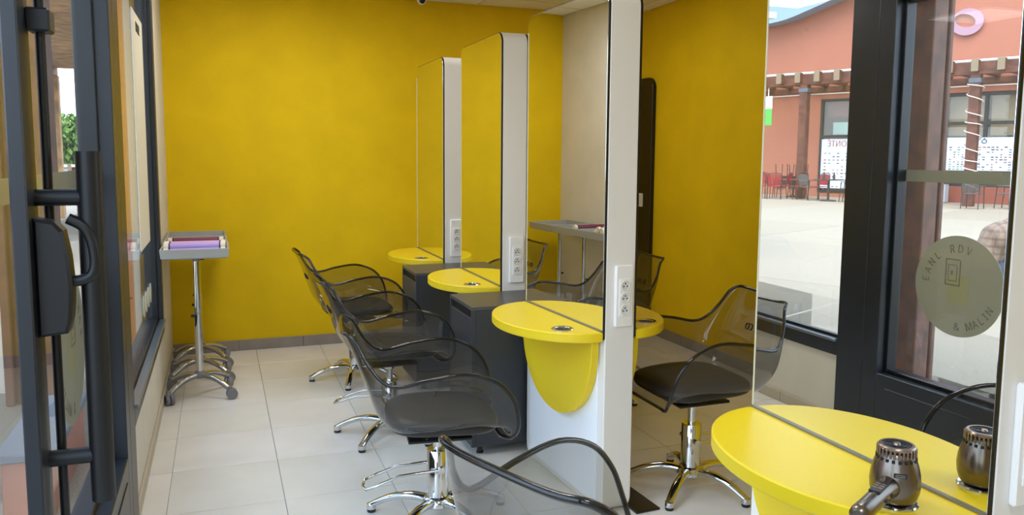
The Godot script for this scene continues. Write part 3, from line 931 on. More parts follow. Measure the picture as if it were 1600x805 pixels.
func make_dryer(at: Vector3) -> void:
	# stands nozzle down in the holder ring
	var s := thing("hair_dryer", "bronze metallic hair dryer resting nozzle down in the nearest yellow shelf", "hair dryer", at, 0)
	obj("body", lathe(new_st(), [Vector2(0.0, 0.0), Vector2(0.028, 0.0), Vector2(0.030, 0.0065), Vector2(0.0395, 0.0085), Vector2(0.0415, 0.012), Vector2(0.0465, 0.028), Vector2(0.048, 0.046), Vector2(0.0462, 0.064), Vector2(0.042, 0.082), Vector2(0.0365, 0.097), Vector2(0.0335, 0.104), Vector2(0.031, 0.107), Vector2(0.0, 0.107)], 40), M.bronze, s)
	var teeth := new_st()
	for k in 28:
		var a := TAU * k / 28
		box(teeth, Vector3(0.006, 0.017, 0.004), Vector3(0.0345, 0.108, 0), 0.001, Transform3D(Basis(Vector3.UP, a), Vector3()))
	obj("intake_teeth", teeth, M.bronze_light, s)
	var slot := new_st()
	for k in 20:
		var a := TAU * k / 20
		box(slot, Vector3(0.002, 0.008, 0.006), Vector3(0.0375, 0.094, 0), 0.0005, Transform3D(Basis(Vector3.UP, a), Vector3()))
	obj("vent_slots", slot, M.hole_black, s)
	obj("intake_rim", lathe(new_st(), [Vector2(0.028, 0.114), Vector2(0.0355, 0.114), Vector2(0.0355, 0.118), Vector2(0.033, 0.121), Vector2(0.028, 0.121), Vector2(0.028, 0.114)], 36), M.bronze_light, s)
	var grid := new_st()
	lathe(grid, [Vector2(0.0, 0.106), Vector2(0.029, 0.106), Vector2(0.029, 0.1185), Vector2(0.0, 0.1185)], 32)
	for k in 3: lathe(grid, [Vector2(0.010 + 0.006 * k, 0.1185), Vector2(0.0122 + 0.006 * k, 0.1185), Vector2(0.0122 + 0.006 * k, 0.1198), Vector2(0.010 + 0.006 * k, 0.1198), Vector2(0.010 + 0.006 * k, 0.1185)], 28)
	obj("intake_grille", grid, M.lock_black, s)
	obj("intake_badge", lathe(new_st(), [Vector2(0.0, 0.1195), Vector2(0.0075, 0.1195), Vector2(0.006, 0.123), Vector2(0.0, 0.1235)], 20), M.bronze_light, s)
	# handle, towards the camera and a little to the window side
	var dir := Vector3(-0.86, -0.05, 0.42).normalized()
	var side := dir.cross(Vector3.UP).normalized()
	var up := side.cross(dir)
	var hx := Transform3D(Basis(side, up, -dir), Vector3(0, 0.046, 0))
	var ha := new_st()
	var spine := []
	var girth := []
	for q in [[0.030, 0.024], [0.045, 0.023], [0.060, 0.0195], [0.10, 0.0185], [0.15, 0.0185], [0.185, 0.0195], [0.195, 0.018], [0.2, 0.012]]:
		spine.append(hx * Vector3(0, 0, -q[0]))
		girth.append(q[1])
	tube(ha, spine, girth, 20)
	obj("handle", ha, M.bronze, s)
	var sw := new_st()
	box(sw, Vector3(0.022, 0.005, 0.050), Vector3(0, 0.0178, -0.093), 0.001, hx)
	var swp := obj("switch_panel", sw, M.lock_black, s)
	for k in 2:
		var rk := new_st()
		for i in 3: box(rk, Vector3(0.008, 0.002, 0.004), Vector3(-0.005 + 0.010 * k, 0.0205, -0.082 - 0.010 * i), 0.0005, hx)
		obj("rocker_switch", rk, M.bronze_light, swp)
	var bd := Transform3D(Basis(Vector3.UP, -0.62), Vector3())
	var pl := obj("name_plate", box(new_st(), Vector3(0.024, 0.009, 0.002), Vector3(0, 0.071, 0.0452), 0.0005, bd), M.lock_black, s)
	var ln := new_st()
	for i in 2: box(ln, Vector3(0.018, 0.0012, 0.001), Vector3(0, 0.0728 - 0.0035 * i, 0.0465), 0, bd)
	obj("plate_print", ln, M.steel, pl)
	var btn := new_st()
	for i in 2: lathe(btn, [Vector2(0, 0), Vector2(0.005, 0), Vector2(0.004, 0.006), Vector2(0, 0.006)], 12, hx * Transform3D(Basis(Vector3(0, 0, 1), PI / 2), Vector3(-0.016, 0.0, -0.075 - 0.03 * i)))
	obj("side_button", btn, M.lock_black, s)


func build_furniture() -> void:
	var zs := [-1.4175, -3.11, -4.26, -5.395]
	var lab := ["white mirror station with the hair dryer on its yellow shelf, closest to the camera", "white mirror station just before the gap in the row, second from the camera", "white mirror station standing between two anthracite cabinets", "white mirror station at the end of the row near the yellow back wall"]
	var st0 := make_station(lab[0])
	var xm := (ML + MR) / 2
	st0.position = Vector3(xm, 0, zs[0])
	for i in range(1, 4): dup(st0, Vector3(xm, 0, zs[i]), deg_to_rad(3.3) if i == 1 else 0.0, lab[i])
	make_cabinet("anthracite cabinet standing between the second and third mirror stations", Vector3(xm, 0, -3.685))
	make_cabinet("anthracite cabinet standing nearest the back wall, beside the end mirror station", Vector3(xm, 0, -4.815))
	# chairs: those towards the shopfront face +x, those behind the stations face -x
	var gl := "smoked clear chairs on the shopfront side"
	var gr := "smoked clear chairs on the yellow side wall side"
	var c0 := make_chair("smoked clear salon chair drawn up to the station with the hair dryer", gl)
	c0.position = Vector3(0.755, 0, -1.30)
	c0.rotation_degrees.y = 22
	place_base(c0, 0)
	var spots := [
		[Vector3(0.785, -0.02, -2.95), -7.0, 6.0, "smoked clear salon chair whose pump pedal points at the open floor, before the second station", gl],
		[Vector3(0.80, 0.015, -3.96), 2.0, 13.0, "smoked clear salon chair in the middle of the shopfront row, beside the front cabinet", gl],
		[Vector3(0.80, 0.02, -5.06), 3.0, 35.0, "smoked clear salon chair nearest the yellow back wall", gl],
		[Vector3(1.915, 0.026, -2.875), 180.0, 4.0, "smoked clear salon chair with black logo, seen through the gap beside the yellow side wall", gr],
		[Vector3(2.09, 0.03, -4.19), 177.0, 14.0, "smoked clear salon chair behind the second station, before the black wall panel", gr],
	]
	for q in spots:
		var c := dup(c0, q[0], deg_to_rad(q[1]), q[3], q[4])
		c.position.y = 0
		place_base(c, q[2] - q[1])
		lift(c, q[0].y)
		(c.get_node("pump_pedal") as Node3D).rotation_degrees.y = [0.0, -32.0, 150.0, 0.0, 0.0][spots.find(q)]
	lift(c0, 0.12)
	# trolleys
	var t0 := make_trolley("grey tray trolley nearest the camera, holding lilac rollers", Vector3(-0.142, 0, -4.985))
	dup(t0, Vector3(-0.148, 0, -5.36), 0, "grey tray trolley in the middle of the three, holding a burgundy roller")
	dup(t0, Vector3(-0.152, 0, -5.735), 0, "empty grey tray trolley pushed against the yellow back wall")
	var ty := 0.888
	make_roller("lilac hair roller at the front of the nearest tray", "roller_lilac", Vector3(-0.142, ty + 0.004, -4.832), 0.28, 0.0165, "roller_cream", "hair rollers on the trolleys")
	make_roller("lilac hair roller lying second from the front of the nearest tray", "roller_lilac", Vector3(-0.142, ty + 0.030, -4.858), 0.28, 0.0185, "roller_cream", "hair rollers on the trolleys")
	make_roller("pink hair roller behind the lilac ones", "roller_pink", Vector3(-0.140, ty + 0.036, -4.902), 0.28, 0.0185, "roller_cream", "hair rollers on the trolleys")
	make_roller("pink hair roller low behind the other pink one", "roller_pink", Vector3(-0.140, ty + 0.012, -4.95), 0.27, 0.0165, "roller_cream", "hair rollers on the trolleys")
	make_roller("burgundy hair roller with a long cream end on the middle tray", "roller_burgundy", Vector3(-0.145, ty + 0.02, -5.24), 0.27, 0.020, "roller_cream", "hair rollers on the trolleys")
	make_dryer(Vector3(xm - (MR - ML) / 2 - 0.12, 0.7575, zs[0] + 0.25))
	# black rounded panel on the side wall
	var bp := thing("black_wall_panel", "tall black panel with rounded top corners on the yellow side wall", "wall panel", Vector3(XR, 0, -5.81))
	var yz := Basis(Vector3(0, 0, -1), Vector3(0, 1, 0), Vector3(1, 0, 0))
	obj("board", prism(new_st(), round_rect(0.44, 1.98, 0.09, 8, Vector2(0, 1.09)), 0.035, Transform3D(yz, Vector3(-0.0185, 0, 0)), 0.004), M.black_edge, bp)
	var pl := obj("socket_plate", prism(new_st(), round_rect(0.075, 0.11, 0.006, 3, Vector2(-0.07, 1.09)), 0.01, Transform3D(yz, Vector3(-0.041, 0, 0)), 0.002), M.roller_cream, bp)
	obj("socket_insert", prism(new_st(), round_rect(0.045, 0.08, 0.004, 3, Vector2(-0.07, 1.09)), 0.003, Transform3D(yz, Vector3(-0.047, 0, 0)), 0.001), M.socket_recess, pl)
	# ceiling camera
	var cc := thing("security_camera", "small white dome camera on the ceiling by the yellow back wall", "camera", Vector3(1.455, HC, -5.88))
	obj("mount", lathe(new_st(), [Vector2(0, -0.02), Vector2(0.05, -0.02), Vector2(0.052, -0.012), Vector2(0.052, 0.0), Vector2(0, 0.0)], 24), M.camera_white, cc)
	obj("housing", lathe(new_st(), [Vector2(0.0, -0.062), Vector2(0.012, -0.061), Vector2(0.026, -0.053), Vector2(0.036, -0.038), Vector2(0.038, -0.02), Vector2(0, -0.02)], 24), M.camera_white, cc)
	obj("lens", lathe(new_st(), [Vector2(0.0, 0.0), Vector2(0.022, 0.0), Vector2(0.022, 0.006), Vector2(0.014, 0.012), Vector2(0, 0.013)], 22, Transform3D(Basis(Quaternion(Vector3.UP, Vector3(-0.22, -0.28, 0.93).normalized())), Vector3(-0.004, -0.034, 0.026))), M.camera_lens, cc)
	# ceiling lamps
	var where := ["over the trolleys and first chairs near the back wall", "over the shopfront chairs halfway down", "over the floor inside the entrance", "over the far end beside the yellow side wall"]
	for k in 4:
		var lp := thing("ceiling_panel_lamp", "square white ceiling panel lamp " + where[k], "ceiling lamp", Vector3(PANELS[k].x, HC, PANELS[k].y), 0, "square panel lamps in the ceiling")
		var fr := new_st()
		for e in [-1.0, 1.0]:
			add_bx(fr, Vector3(-0.295, -0.006, e * 0.288 - 0.007), Vector3(0.295, 0.014, e * 0.288 + 0.007), 0.001)
			add_bx(fr, Vector3(e * 0.288 - 0.007, -0.006, -0.281), Vector3(e * 0.288 + 0.007, 0.014, 0.281), 0.001)
		obj("frame", fr, M.camera_white, lp)
		obj("diffuser", bx(Vector3(-0.281, -0.002, -0.281), Vector3(0.281, 0.006, 0.281)), M.led_panel, lp)


func lift(chair: Node3D, dy: float) -> void:   # the pump raises everything above the cylinder
	for n in ["shell", "seat_cushion", "seat_plate", "seat_mount", "gas_column"]:
		(chair.get_node(n) as Node3D).position.y = dy


# ---------------------------------------------------------------- the square outside
var fx := Transform3D(Basis(Vector3.UP, deg_to_rad(67.1)), Vector3(-18.134, 0, -24.549))   # facade: x along it, z towards the salon


func ft(s: float, h: float, t: float) -> Vector3:
	return fx * Vector3(s, h, t)


func menu_marks(st: SurfaceTool, w: float, h: float, cols: int, rows: int, keep: float) -> void:
	for i in cols:
		for j in rows:
			if rng.randf() > keep: continue
			var c := Vector2(-w / 2 + w * (i + 0.5) / cols, h * (j + 0.5) / rows)
			var ww := w / cols * rng.randf_range(0.3, 0.75)
			add_bx(st, Vector3(c.x - ww / 2, c.y - 0.018, 0.002), Vector3(c.x + ww / 2, c.y + 0.018, 0.005))


func facade_window(called: String, s0: float, s1: float, h0: float, h1: float, rail: float, muntins: Array, backs: Array) -> Node3D:
	var w := Node3D.new()
	w.name = called
	add_child(w)
	w.set_meta("kind", "structure")
	w.transform = fx
	var fr := new_st()
	add_bx(fr, Vector3(s0, h0, -0.12), Vector3(s0 + 0.09, h1, 0.03))
	add_bx(fr, Vector3(s1 - 0.09, h0, -0.12), Vector3(s1, h1, 0.03))
	add_bx(fr, Vector3(s0, h1 - 0.09, -0.12), Vector3(s1, h1, 0.03))
	add_bx(fr, Vector3(s0, h0, -0.12), Vector3(s1, h0 + 0.08, 0.03))
	add_bx(fr, Vector3(s0, rail - 0.05, -0.1), Vector3(s1, rail + 0.05, 0.025))
	for m in muntins: add_bx(fr, Vector3(m - 0.05, h0, -0.1), Vector3(m + 0.05, h1, 0.02))
	obj("frame", fr, M.window_dark, w)
	obj("pane", bx(Vector3(s0 + 0.05, h0 + 0.05, -0.05), Vector3(s1 - 0.05, h1 - 0.05, -0.04)), M.pane_glass, w)
	for b in backs: obj("blind", bx(Vector3(b[0], b[2], -0.4), Vector3(b[1], b[3], -0.37)), M[b[4]], w)
	obj("room_behind", bx(Vector3(s0 - 0.3, h0 - 0.3, -0.62), Vector3(s1 + 0.3, h1 + 0.3, -0.55)), M.interior_dark, w)
	return w


func cafe_chair(label: String, at: Vector3, turn: float, color: String, group: String, arms := true) -> Node3D:
	var s := thing("cafe_chair", label, "cafe chair", at, turn, group)
	obj("seat", bx(Vector3(-0.22, 0.43, -0.21), Vector3(0.22, 0.455, 0.22), 0.01), M[color], s)
	var bk := new_st()
	for k in 9:
		var x := -0.2 + 0.05 * k
		var y := 0.10 * pow(x / 0.2, 2)
		tube(bk, [Vector3(x, 0.50, -0.22), Vector3(x, 0.88 - y * 0.5, -0.29)], 0.021, 6)
	obj("backrest", bk, M[color], s)
	var fr := new_st()
	tube(fr, smooth_path([Vector3(-0.225, 0.45, -0.21), Vector3(-0.225, 0.8, -0.28), Vector3(-0.12, 0.9, -0.3), Vector3(0.12, 0.9, -0.3), Vector3(0.225, 0.8, -0.28), Vector3(0.225, 0.45, -0.21)], 4), 0.014, 6)
	obj("back_frame", fr, M.cafe_metal, s)
	for x in [-1, 1]:
		obj("leg", tube(new_st(), [Vector3(x * 0.22, 0.66 if arms else 0.44, 0.2), Vector3(x * 0.23, 0.0, 0.25)], 0.014, 6), M.cafe_metal, s)
		obj("leg", tube(new_st(), [Vector3(x * 0.22, 0.46, -0.21), Vector3(x * 0.23, 0.0, -0.27)], 0.014, 6), M.cafe_metal, s)
		if arms: obj("armrest", tube(new_st(), [Vector3(x * 0.225, 0.67, -0.25), Vector3(x * 0.235, 0.67, 0.2)], 0.016, 6), M[color], s)
	return s


func cafe_table(label: String, at: Vector3, group: String) -> Node3D:
	var s := thing("cafe_table", label, "cafe table", at, fx.basis.get_euler().y, group)
	obj("tabletop", bx(Vector3(-0.36, 0.70, -0.36), Vector3(0.36, 0.73, 0.36), 0.008), M.cafe_dark, s)
	obj("pedestal", tube(new_st(), [Vector3(0, 0.02, 0), Vector3(0, 0.71, 0)], 0.04, 10), M.cafe_metal, s)
	obj("foot", lathe(new_st(), [Vector2(0, 0), Vector2(0.26, 0), Vector2(0.25, 0.03), Vector2(0.05, 0.06), Vector2(0, 0.06)], 18), M.cafe_metal, s)
	return s


func blob(st: SurfaceTool, c: Vector3, r: Vector3, salt: int) -> void:
	var n := FastNoiseLite.new()
	n.seed = salt
	n.frequency = 0.9
	var P := []
	for i in 13:
		var row := []
		for j in 21:
			var d := Vector3.UP.rotated(Vector3.RIGHT, PI * i / 12.0).rotated(Vector3.UP, TAU * (j % 20) / 20.0)
			var k := 1.0 + 0.45 * n.get_noise_3dv(d * 3.0 + c)
			row.append(c + d * r * k)
		P.append(row)
	for i in 12:
		for j in 20: quad(st, P[i][j], P[i + 1][j], P[i + 1][j + 1], P[i][j + 1], 1)


func tree(label: String, at: Vector3, h: float) -> void:
	var s := thing("leafy_tree", label, "tree", at, 0, "trees beyond the square")
	obj("trunk", tube(new_st(), [Vector3.ZERO, Vector3(0.1, h * 0.4, 0), Vector3(0, h * 0.7, 0.1)], [0.18, 0.14, 0.08], 8), M.timber_dark, s)
	# a crown of many single leaves on its boughs
	var st := new_st()
	for k in 2600:
		var d := Vector3(rng.randfn(), rng.randfn(), rng.randfn()).normalized() * pow(rng.randf(), 0.35)
		var p := Vector3(0, h * 0.66, 0) + d * Vector3(h * 0.42, h * 0.34, h * 0.42)
		var b := Basis.from_euler(Vector3(rng.randf() * TAU, rng.randf() * TAU, 0)).scaled(Vector3.ONE * rng.randf_range(0.10, 0.18))
		quad(st, p + b * Vector3(-0.5, 0, 0), p + b * Vector3(0, -0.9, 0.08), p + b * Vector3(0.5, 0, 0), p + b * Vector3(0, 0.9, 0.08), FLAT)
	var cr := obj("crown", st, M.leaf_green, s)
	cr.set_meta("kind", "stuff")


func build_outside() -> void:
	# paving in large slabs, turned with the facade
	var gd := struct("ground", bx(Vector3(-70, -0.25, -80), Vector3(XW - 0.14, -0.045, 40)), M.paving_joint)
	var slab := bx(Vector3(-1.988, -0.044, -1.988), Vector3(1.988, -0.016, 1.988), 0.004)
	slab.generate_normals()
	var slab_mesh := slab.commit()
	for i in range(-5, 5):
		for k in range(-1, 8):
			var p := ft(i * 4.0 - 1.0, 0, k * 4.0 + 2.0)
			if p.x > -1.2: continue
			var t := obj("paving_slab", slab_mesh, M["paving_%d" % rng.randi_range(0, 2)], gd)
			t.position = p
			t.rotation.y = fx.basis.get_euler().y
	obj("walkway", bx(Vector3(-3.2, -0.05, -80), Vector3(XW - 0.14, -0.016, 40)), M.paving_0, gd)
	struct("trim_step", bx(Vector3(XW - 0.95, -0.03, -3.3), Vector3(XW - 0.10, -0.006, 0.2), 0.004), M.step_stone)
	# timber post by the door, made of three timbers
	var tp := thing("timber_post", "brown post of three upright timbers outside the salon door", "post", Vector3(-1.06, -0.016, -3.5), deg_to_rad(-21))
	obj("main_timber", bx(Vector3(-0.03, 0, -0.1), Vector3(0.16, 3.3, 0.1), 0.006), M.timber_dark, tp)
	obj("spacer", bx(Vector3(-0.075, 0, -0.05), Vector3(-0.03, 3.3, 0.05), 0.003), M.timber_red, tp)
	obj("side_timber", bx(Vector3(-0.125, 0, -0.1), Vector3(-0.075, 3.3, 0.1), 0.006), M.timber_dark, tp)
	var tp2 := dup(tp, Vector3(-1.06, -0.016, -5.25), deg_to_rad(-5), "brown timber post outside beyond the shop window")
	var plinth := thing("low_plinth", "low salmon plinth with a grey slate cap beside the timber post", "plinth", Vector3(-0.75, -0.016, -3.86))
	obj("block", bx(Vector3(-0.09, 0, -0.42), Vector3(0.09, 0.25, 0.36), 0.004), M.salmon_render, plinth)
	obj("cap", bx(Vector3(-0.11, 0.25, -0.44), Vector3(0.11, 0.285, 0.40), 0.006), M.slate_cap, plinth)
	# salmon wing next door, seen through the shop window
	struct("wall_neighbour", bx(Vector3(-0.86, -0.05, -7.2), Vector3(XW - 0.14, 4.2, -6.6)), M.salmon_render)
	# roof edge over the entrance
	struct("roof_beam", bx(Vector3(-1.16, 3.28, -6.0), Vector3(-0.96, 3.5, 2.4)), M.timber_dark)
	struct("roof_salon", bx(Vector3(XW - 0.14, HC + 0.14, ZB - 0.2), Vector3(XR + 0.2, 3.6, ZF + 0.2)), M.salmon_render)
	# open timber pavilion ahead
	var pv := thing("timber_pavilion", "open timber pavilion with a boarded ceiling seen through the door glass", "pavilion", Vector3(-2.75, 0, -14.8))
	for k in 22: obj("ceiling_board", bx(Vector3(-1.6, 3.30, -5.4 + 0.5 * k), Vector3(1.6, 3.34, -5.4 + 0.5 * k + 0.485), 0.004), M.timber_light, pv)
	for x in [-1.4, -0.62, 1.4]:
		obj("beam", bx(Vector3(x - 0.08, 3.12, -5.4), Vector3(x + 0.08, 3.30, 5.5), 0.006), M.timber_light, pv)
		for z in [-5.2, 5.2]:
			if x == -1.4 or z > 0: continue
			obj("post", bx(Vector3(x - 0.12, -0.016, z - 0.12), Vector3(x + 0.12, 3.12, z + 0.12), 0.008), M.timber_light, pv)
	obj("roof_sheet", bx(Vector3(-1.7, 3.34, -5.5), Vector3(1.7, 3.42, 5.7)), M.gutter_white, pv)
	var rl := thing("railing", "pale railing at the far edge of the square", "railing", Vector3(-4.5, 0, -27))
	for y in [0.45, 1.0]: obj("rail", bx(Vector3(-6, y, -0.03), Vector3(4.5, y + 0.08, 0.03)), M.gutter_white, rl)
	for k in 11: obj("post", bx(Vector3(-6 + k * 1.04, -0.016, -0.05), Vector3(-5.9 + k * 1.04, 1.1, 0.05)), M.timber_end, rl)
	tree("round green tree behind the railing, straight ahead through the door glass", Vector3(-5.2, -0.016, -34), 2.9)
	tree("low green tree behind the railing, beside the round one", Vector3(-9.0, -0.016, -36), 2.8)
	tree("green tree seen through the near door leaf's edge", Vector3(-11.5, -0.016, -33), 2.7)
	tree("green tree far behind the pavilion post", Vector3(-2.0, -0.016, -35), 2.9)
	build_facade()
	build_passer_by()


func build_facade() -> void:
	# salmon building across the square: outline with a roof that rises in a slow curve
	var edge := [Vector2(6, 6.5), Vector2(2.5, 6.48), Vector2(0.8, 6.53), Vector2(-0.5, 6.85), Vector2(-2.0, 7.35), Vector2(-4.0, 8.3), Vector2(-7, 9.4), Vector2(-11, 9.9), Vector2(-14, 9.7)]
	var smooth := PackedVector2Array()
	for i in edge.size() - 1:
		for k in 5: smooth.append(edge[i].cubic_interpolate(edge[i + 1], edge[maxi(i - 1, 0)], edge[mini(i + 2, edge.size() - 1)], k / 5.0))
	smooth.append(edge[-1])
	var wall := PackedVector2Array(smooth)
	wall.append(Vector2(-14, -0.05))
	wall.append(Vector2(6, -0.05))
	var b := Node3D.new()
	b.name = "wall_cafe"
	b.set_meta("kind", "structure")
	add_child(b)
	b.transform = fx
	# openings are cut by building the front in strips round the two windows
	var st := new_st()
	var w1 := [-3.7, -0.68, 0.15, 3.6]
	var w2 := [-8.9, -4.95, 0.54, 3.57]
	add_bx(st, Vector3(-14, -0.05, -0.3), Vector3(w2[0], 3.6, 0))
	add_bx(st, Vector3(w2[0], -0.05, -0.3), Vector3(w2[1], w2[2], 0))
	add_bx(st, Vector3(w2[1], -0.05, -0.3), Vector3(w1[0], 3.6, 0))
	add_bx(st, Vector3(w1[0], -0.05, -0.3), Vector3(w1[1], w1[2], 0))
	add_bx(st, Vector3(w1[1], -0.05, -0.3), Vector3(6, 3.6, 0))
	var up := PackedVector2Array(smooth)
	up.append(Vector2(-14, 3.6))
	up.append(Vector2(6, 3.6))
	prism(st, up, 0.3, Transform3D(Basis(), Vector3(0, 0, -0.15)))
	obj("render", st, M.salmon_render, b)
	obj("base_course", bx(Vector3(-9.2, -0.03, 0.0), Vector3(-4.6, 0.50, 0.06)), M.brick_red, b)
	obj("side_wall", bx(Vector3(-14, -0.05, -9), Vector3(-13.7, 8, -0.3)), M.salmon_render, b)
	obj("end_wall", bx(Vector3(5.7, -0.05, -9), Vector3(6, 6.4, -0.3)), M.salmon_render, b)
	var rf := new_st()
	var band := PackedVector2Array(smooth)
	for i in range(smooth.size() - 1, -1, -1): band.append(smooth[i] + Vector2(0, 0.85))
	prism(rf, band, 1.2, Transform3D(Basis(), Vector3(0, 0, 0.1)))
	obj("roof_fascia", rf, M.roof_blue, b)
	var cp := []
	for p in smooth: cp.append(Vector3(p.x, p.y + 0.87, 0.7))
	obj("roof_edge", tube(new_st(), cp, 0.06, 6), M.gutter_white, b)
	facade_window("window_2", w1[0], w1[1], w1[2], w1[3], 2.22, [-2.2], [[-2.1, -0.8, 2.95, 3.5, "interior_red"], [-2.1, -1.0, 2.3, 2.75, "interior_teal"]])
	facade_window("window_3", w2[0], w2[1], w2[2], w2[3], 2.6, [-6.2, -7.6], [[-6.15, -5.0, 2.2, 3.5, "interior_tan"], [-7.5, -6.25, 2.2, 3.5, "interior_tan"], [-8.8, -7.65, 2.2, 3.5, "interior_tan"]])
	var p1 := thing("menu_poster", "white buffet poster with red heading in the glazed cafe doorway", "poster", ft(-1.75, 0.31, 0.03), deg_to_rad(67.1), "posters in the cafe windows")
	obj("sheet", bx(Vector3(-0.97, 0, 0), Vector3(0.97, 1.81, 0.003)), M.poster_white, p1)
	obj("heading", lettering(new_st(), "À VOLONTÉ", 0.22, Transform3D(Basis(), Vector3(0.0, 1.64, 0.005)), 0.004), M.poster_red, p1)
	for q in [["print_navy", "poster_navy", 0.22], ["print_grey", "poster_grey", 0.4], ["print_red", "poster_red", 0.12]]:
		var mk := new_st()
		menu_marks(mk, 1.8, 1.35, 11, 11, q[2])
		obj("print", mk, M[q[1]], p1).set_meta("kind", "stuff")
	var p2 := thing("menu_poster", "wide white menu poster below the cafe's tan blinds", "poster", ft(-6.16, 1.05, 0.03), deg_to_rad(67.1), "posters in the cafe windows")
	obj("sheet", bx(Vector3(-1.05, 0, 0), Vector3(1.05, 1.08, 0.003)), M.poster_white, p2)
	for q in [["poster_navy", 0.16], ["poster_grey", 0.5], ["poster_red", 0.1], ["poster_green", 0.05]]:
		var mk := new_st()
		menu_marks(mk, 2.0, 0.8, 16, 10, q[1])
		obj("print", mk, M[q[0]], p2).set_meta("kind", "stuff")
	var em := new_st()
	var rp := []
	for k in 16: rp.append(Vector3(-0.05 + 0.07 * cos(TAU * k / 16), 0.95 + 0.06 * sin(TAU * k / 16), 0.005))
	tube(em, rp, 0.014, 6, true)
	add_bx(em, Vector3(-0.07, 1.0, 0.002), Vector3(-0.03, 1.06, 0.006))
	obj("emblem", em, M.poster_navy, p2)
	# round sign high on the wall
	var sg := thing("ring_sign", "lilac ring sign high on the salmon cafe wall", "sign", ft(-5.5, 5.86, 0), deg_to_rad(67.1))
	var rs := new_st()
	for k in 40:
		var q := []
		for e in [k, k + 1]:
			var o := Vector2(0.48, 0.43) * Vector2.from_angle(TAU * e / 40.0)
			var n := Vector2(0.07, 0.05) + (Vector2(0.33, 0.20) * Vector2.from_angle(TAU * e / 40.0 - 0.35)).rotated(0.35)
			q.append([Vector3(o.x, o.y, 0), Vector3(o.x, o.y, 0.12), Vector3(n.x, n.y, 0.12), Vector3(n.x, n.y, 0)])
		for e in 4: quad(rs, q[0][e], q[1][e], q[1][(e + 1) % 4], q[0][(e + 1) % 4], 2 + e)
	obj("ring", rs, M.sign_lilac, sg)
	# pergola along the cafe front
	var pg := thing("pergola", "brown timber pergola along the salmon cafe front", "pergola", fx.origin, deg_to_rad(67.1))
	obj("front_beam", bx(Vector3(-12, 3.97, 1.9), Vector3(4, 4.34, 2.1), 0.01), M.timber_red, pg)
	obj("wall_beam", bx(Vector3(-12, 3.85, 0.012), Vector3(4, 4.05, 0.12), 0.01), M.timber_red, pg)
	obj("light_strip", tube(new_st(), [Vector3(-12, 4.38, 2.06), Vector3(4, 4.38, 2.06)], 0.045, 6), M.gutter_white, pg)
	for k in 22:
		var s := 3.33 - 0.70 * k
		var ra := obj("rafter", bx(Vector3(s - 0.09, 4.05, 0.05), Vector3(s + 0.09, 4.40, 2.3), 0.01), M.timber_red, pg)
		obj("rafter_end", bx(Vector3(s - 0.1, 4.04, 2.3), Vector3(s + 0.1, 4.41, 2.33), 0.01), M.timber_end, ra)
	for s in [-1.02, -6.45, -11.5]:
		var po := obj("post", bx(Vector3(s - 0.14, -0.016, 1.86), Vector3(s + 0.14, 3.97, 2.14), 0.012), M.timber_red, pg)
		obj("post_cap", bx(Vector3(s - 0.17, 3.72, 1.84), Vector3(s + 0.17, 3.86, 2.16), 0.01), M.slate_cap, po)
	obj("string_line", tube(new_st(), [Vector3(-12, 3.62, 1.7), Vector3(-6.5, 3.66, 1.7), Vector3(-1, 3.66, 1.7), Vector3(4, 3.6, 1.7)], 0.018, 5), M.rope_white, pg)
	# white light rope round the post
	var hx := []
	for k in 130:
		var a := k * 0.42
		hx.append(Vector3(0.23 * cos(a), 3.7 - k * 0.0245 + 0.08 * sin(k * 0.13), 0.23 * sin(a)))
	var rope := thing("light_rope", "white light rope wound round the cafe pergola post", "light rope", ft(-6.45, 0, 2.0), deg_to_rad(67.1))
	obj("cable", tube(new_st(), hx, 0.017, 5), M.rope_white, rope)
	var fl := thing("hanging_banner", "narrow white and green banner hanging from the pergola beam", "banner", ft(0.37, 2.6, 2.0), deg_to_rad(67.1))
	obj("white_cloth", bx(Vector3(-0.16, 0.6, -0.01), Vector3(0.16, 1.05, 0.01), 0.004), M.banner_white, fl)
	obj("green_cloth", bx(Vector3(-0.16, 0.0, -0.01), Vector3(0.16, 0.6, 0.01), 0.004), M.banner_green, fl)
	obj("hanger", tube(new_st(), [Vector3(0, 1.05, 0), Vector3(0, 1.366, 0)], 0.02, 6), M.rope_white, fl)
	var th := 67.1
	var g := "grey cafe chairs across the square"
	cafe_chair("grey cafe chair beside the pergola post, facing the small table", ft(-1.75, -0.012, 2.9), deg_to_rad(th - 70), "cafe_grey", g)
	cafe_chair("grey cafe chair on the doorway side of the small table", ft(-3.15, -0.012, 2.9), deg_to_rad(th + 80), "cafe_grey", g)
	cafe_table("dark cafe table with two bottles before the glazed doorway", ft(-2.45, -0.012, 2.9), "cafe tables across the square")
	for q in [[-2.3, 2.95, "standing on the small cafe table, nearer the post"], [-2.6, 2.85, "standing on the small cafe table, nearer the doorway"]]:
		var bt := thing("table_bottle", "dark bottle " + q[2], "bottle", ft(q[0], 0.718, q[1]), 0, "bottles on the cafe table")
		obj("glass", lathe(new_st(), [Vector2(0, 0), Vector2(0.04, 0), Vector2(0.04, 0.14), Vector2(0.016, 0.19), Vector2(0.016, 0.24), Vector2(0, 0.24)], 10), M.cafe_dark, bt)
	# red chairs stacked on the paving by the pergola
	var gr := "red cafe chairs put away by the pergola post"
	var reds := [[-0.62, 3.15, 0.0, 150.0], [-1.17, 2.55, 0.0, 40.0], [-0.02, 3.15, 0.0, -30.0], [-0.5, 2.4, 0.0, 80.0], [-1.72, 2.1, 0.0, 20.0], [0.1, 2.4, 0.0, 170.0]]
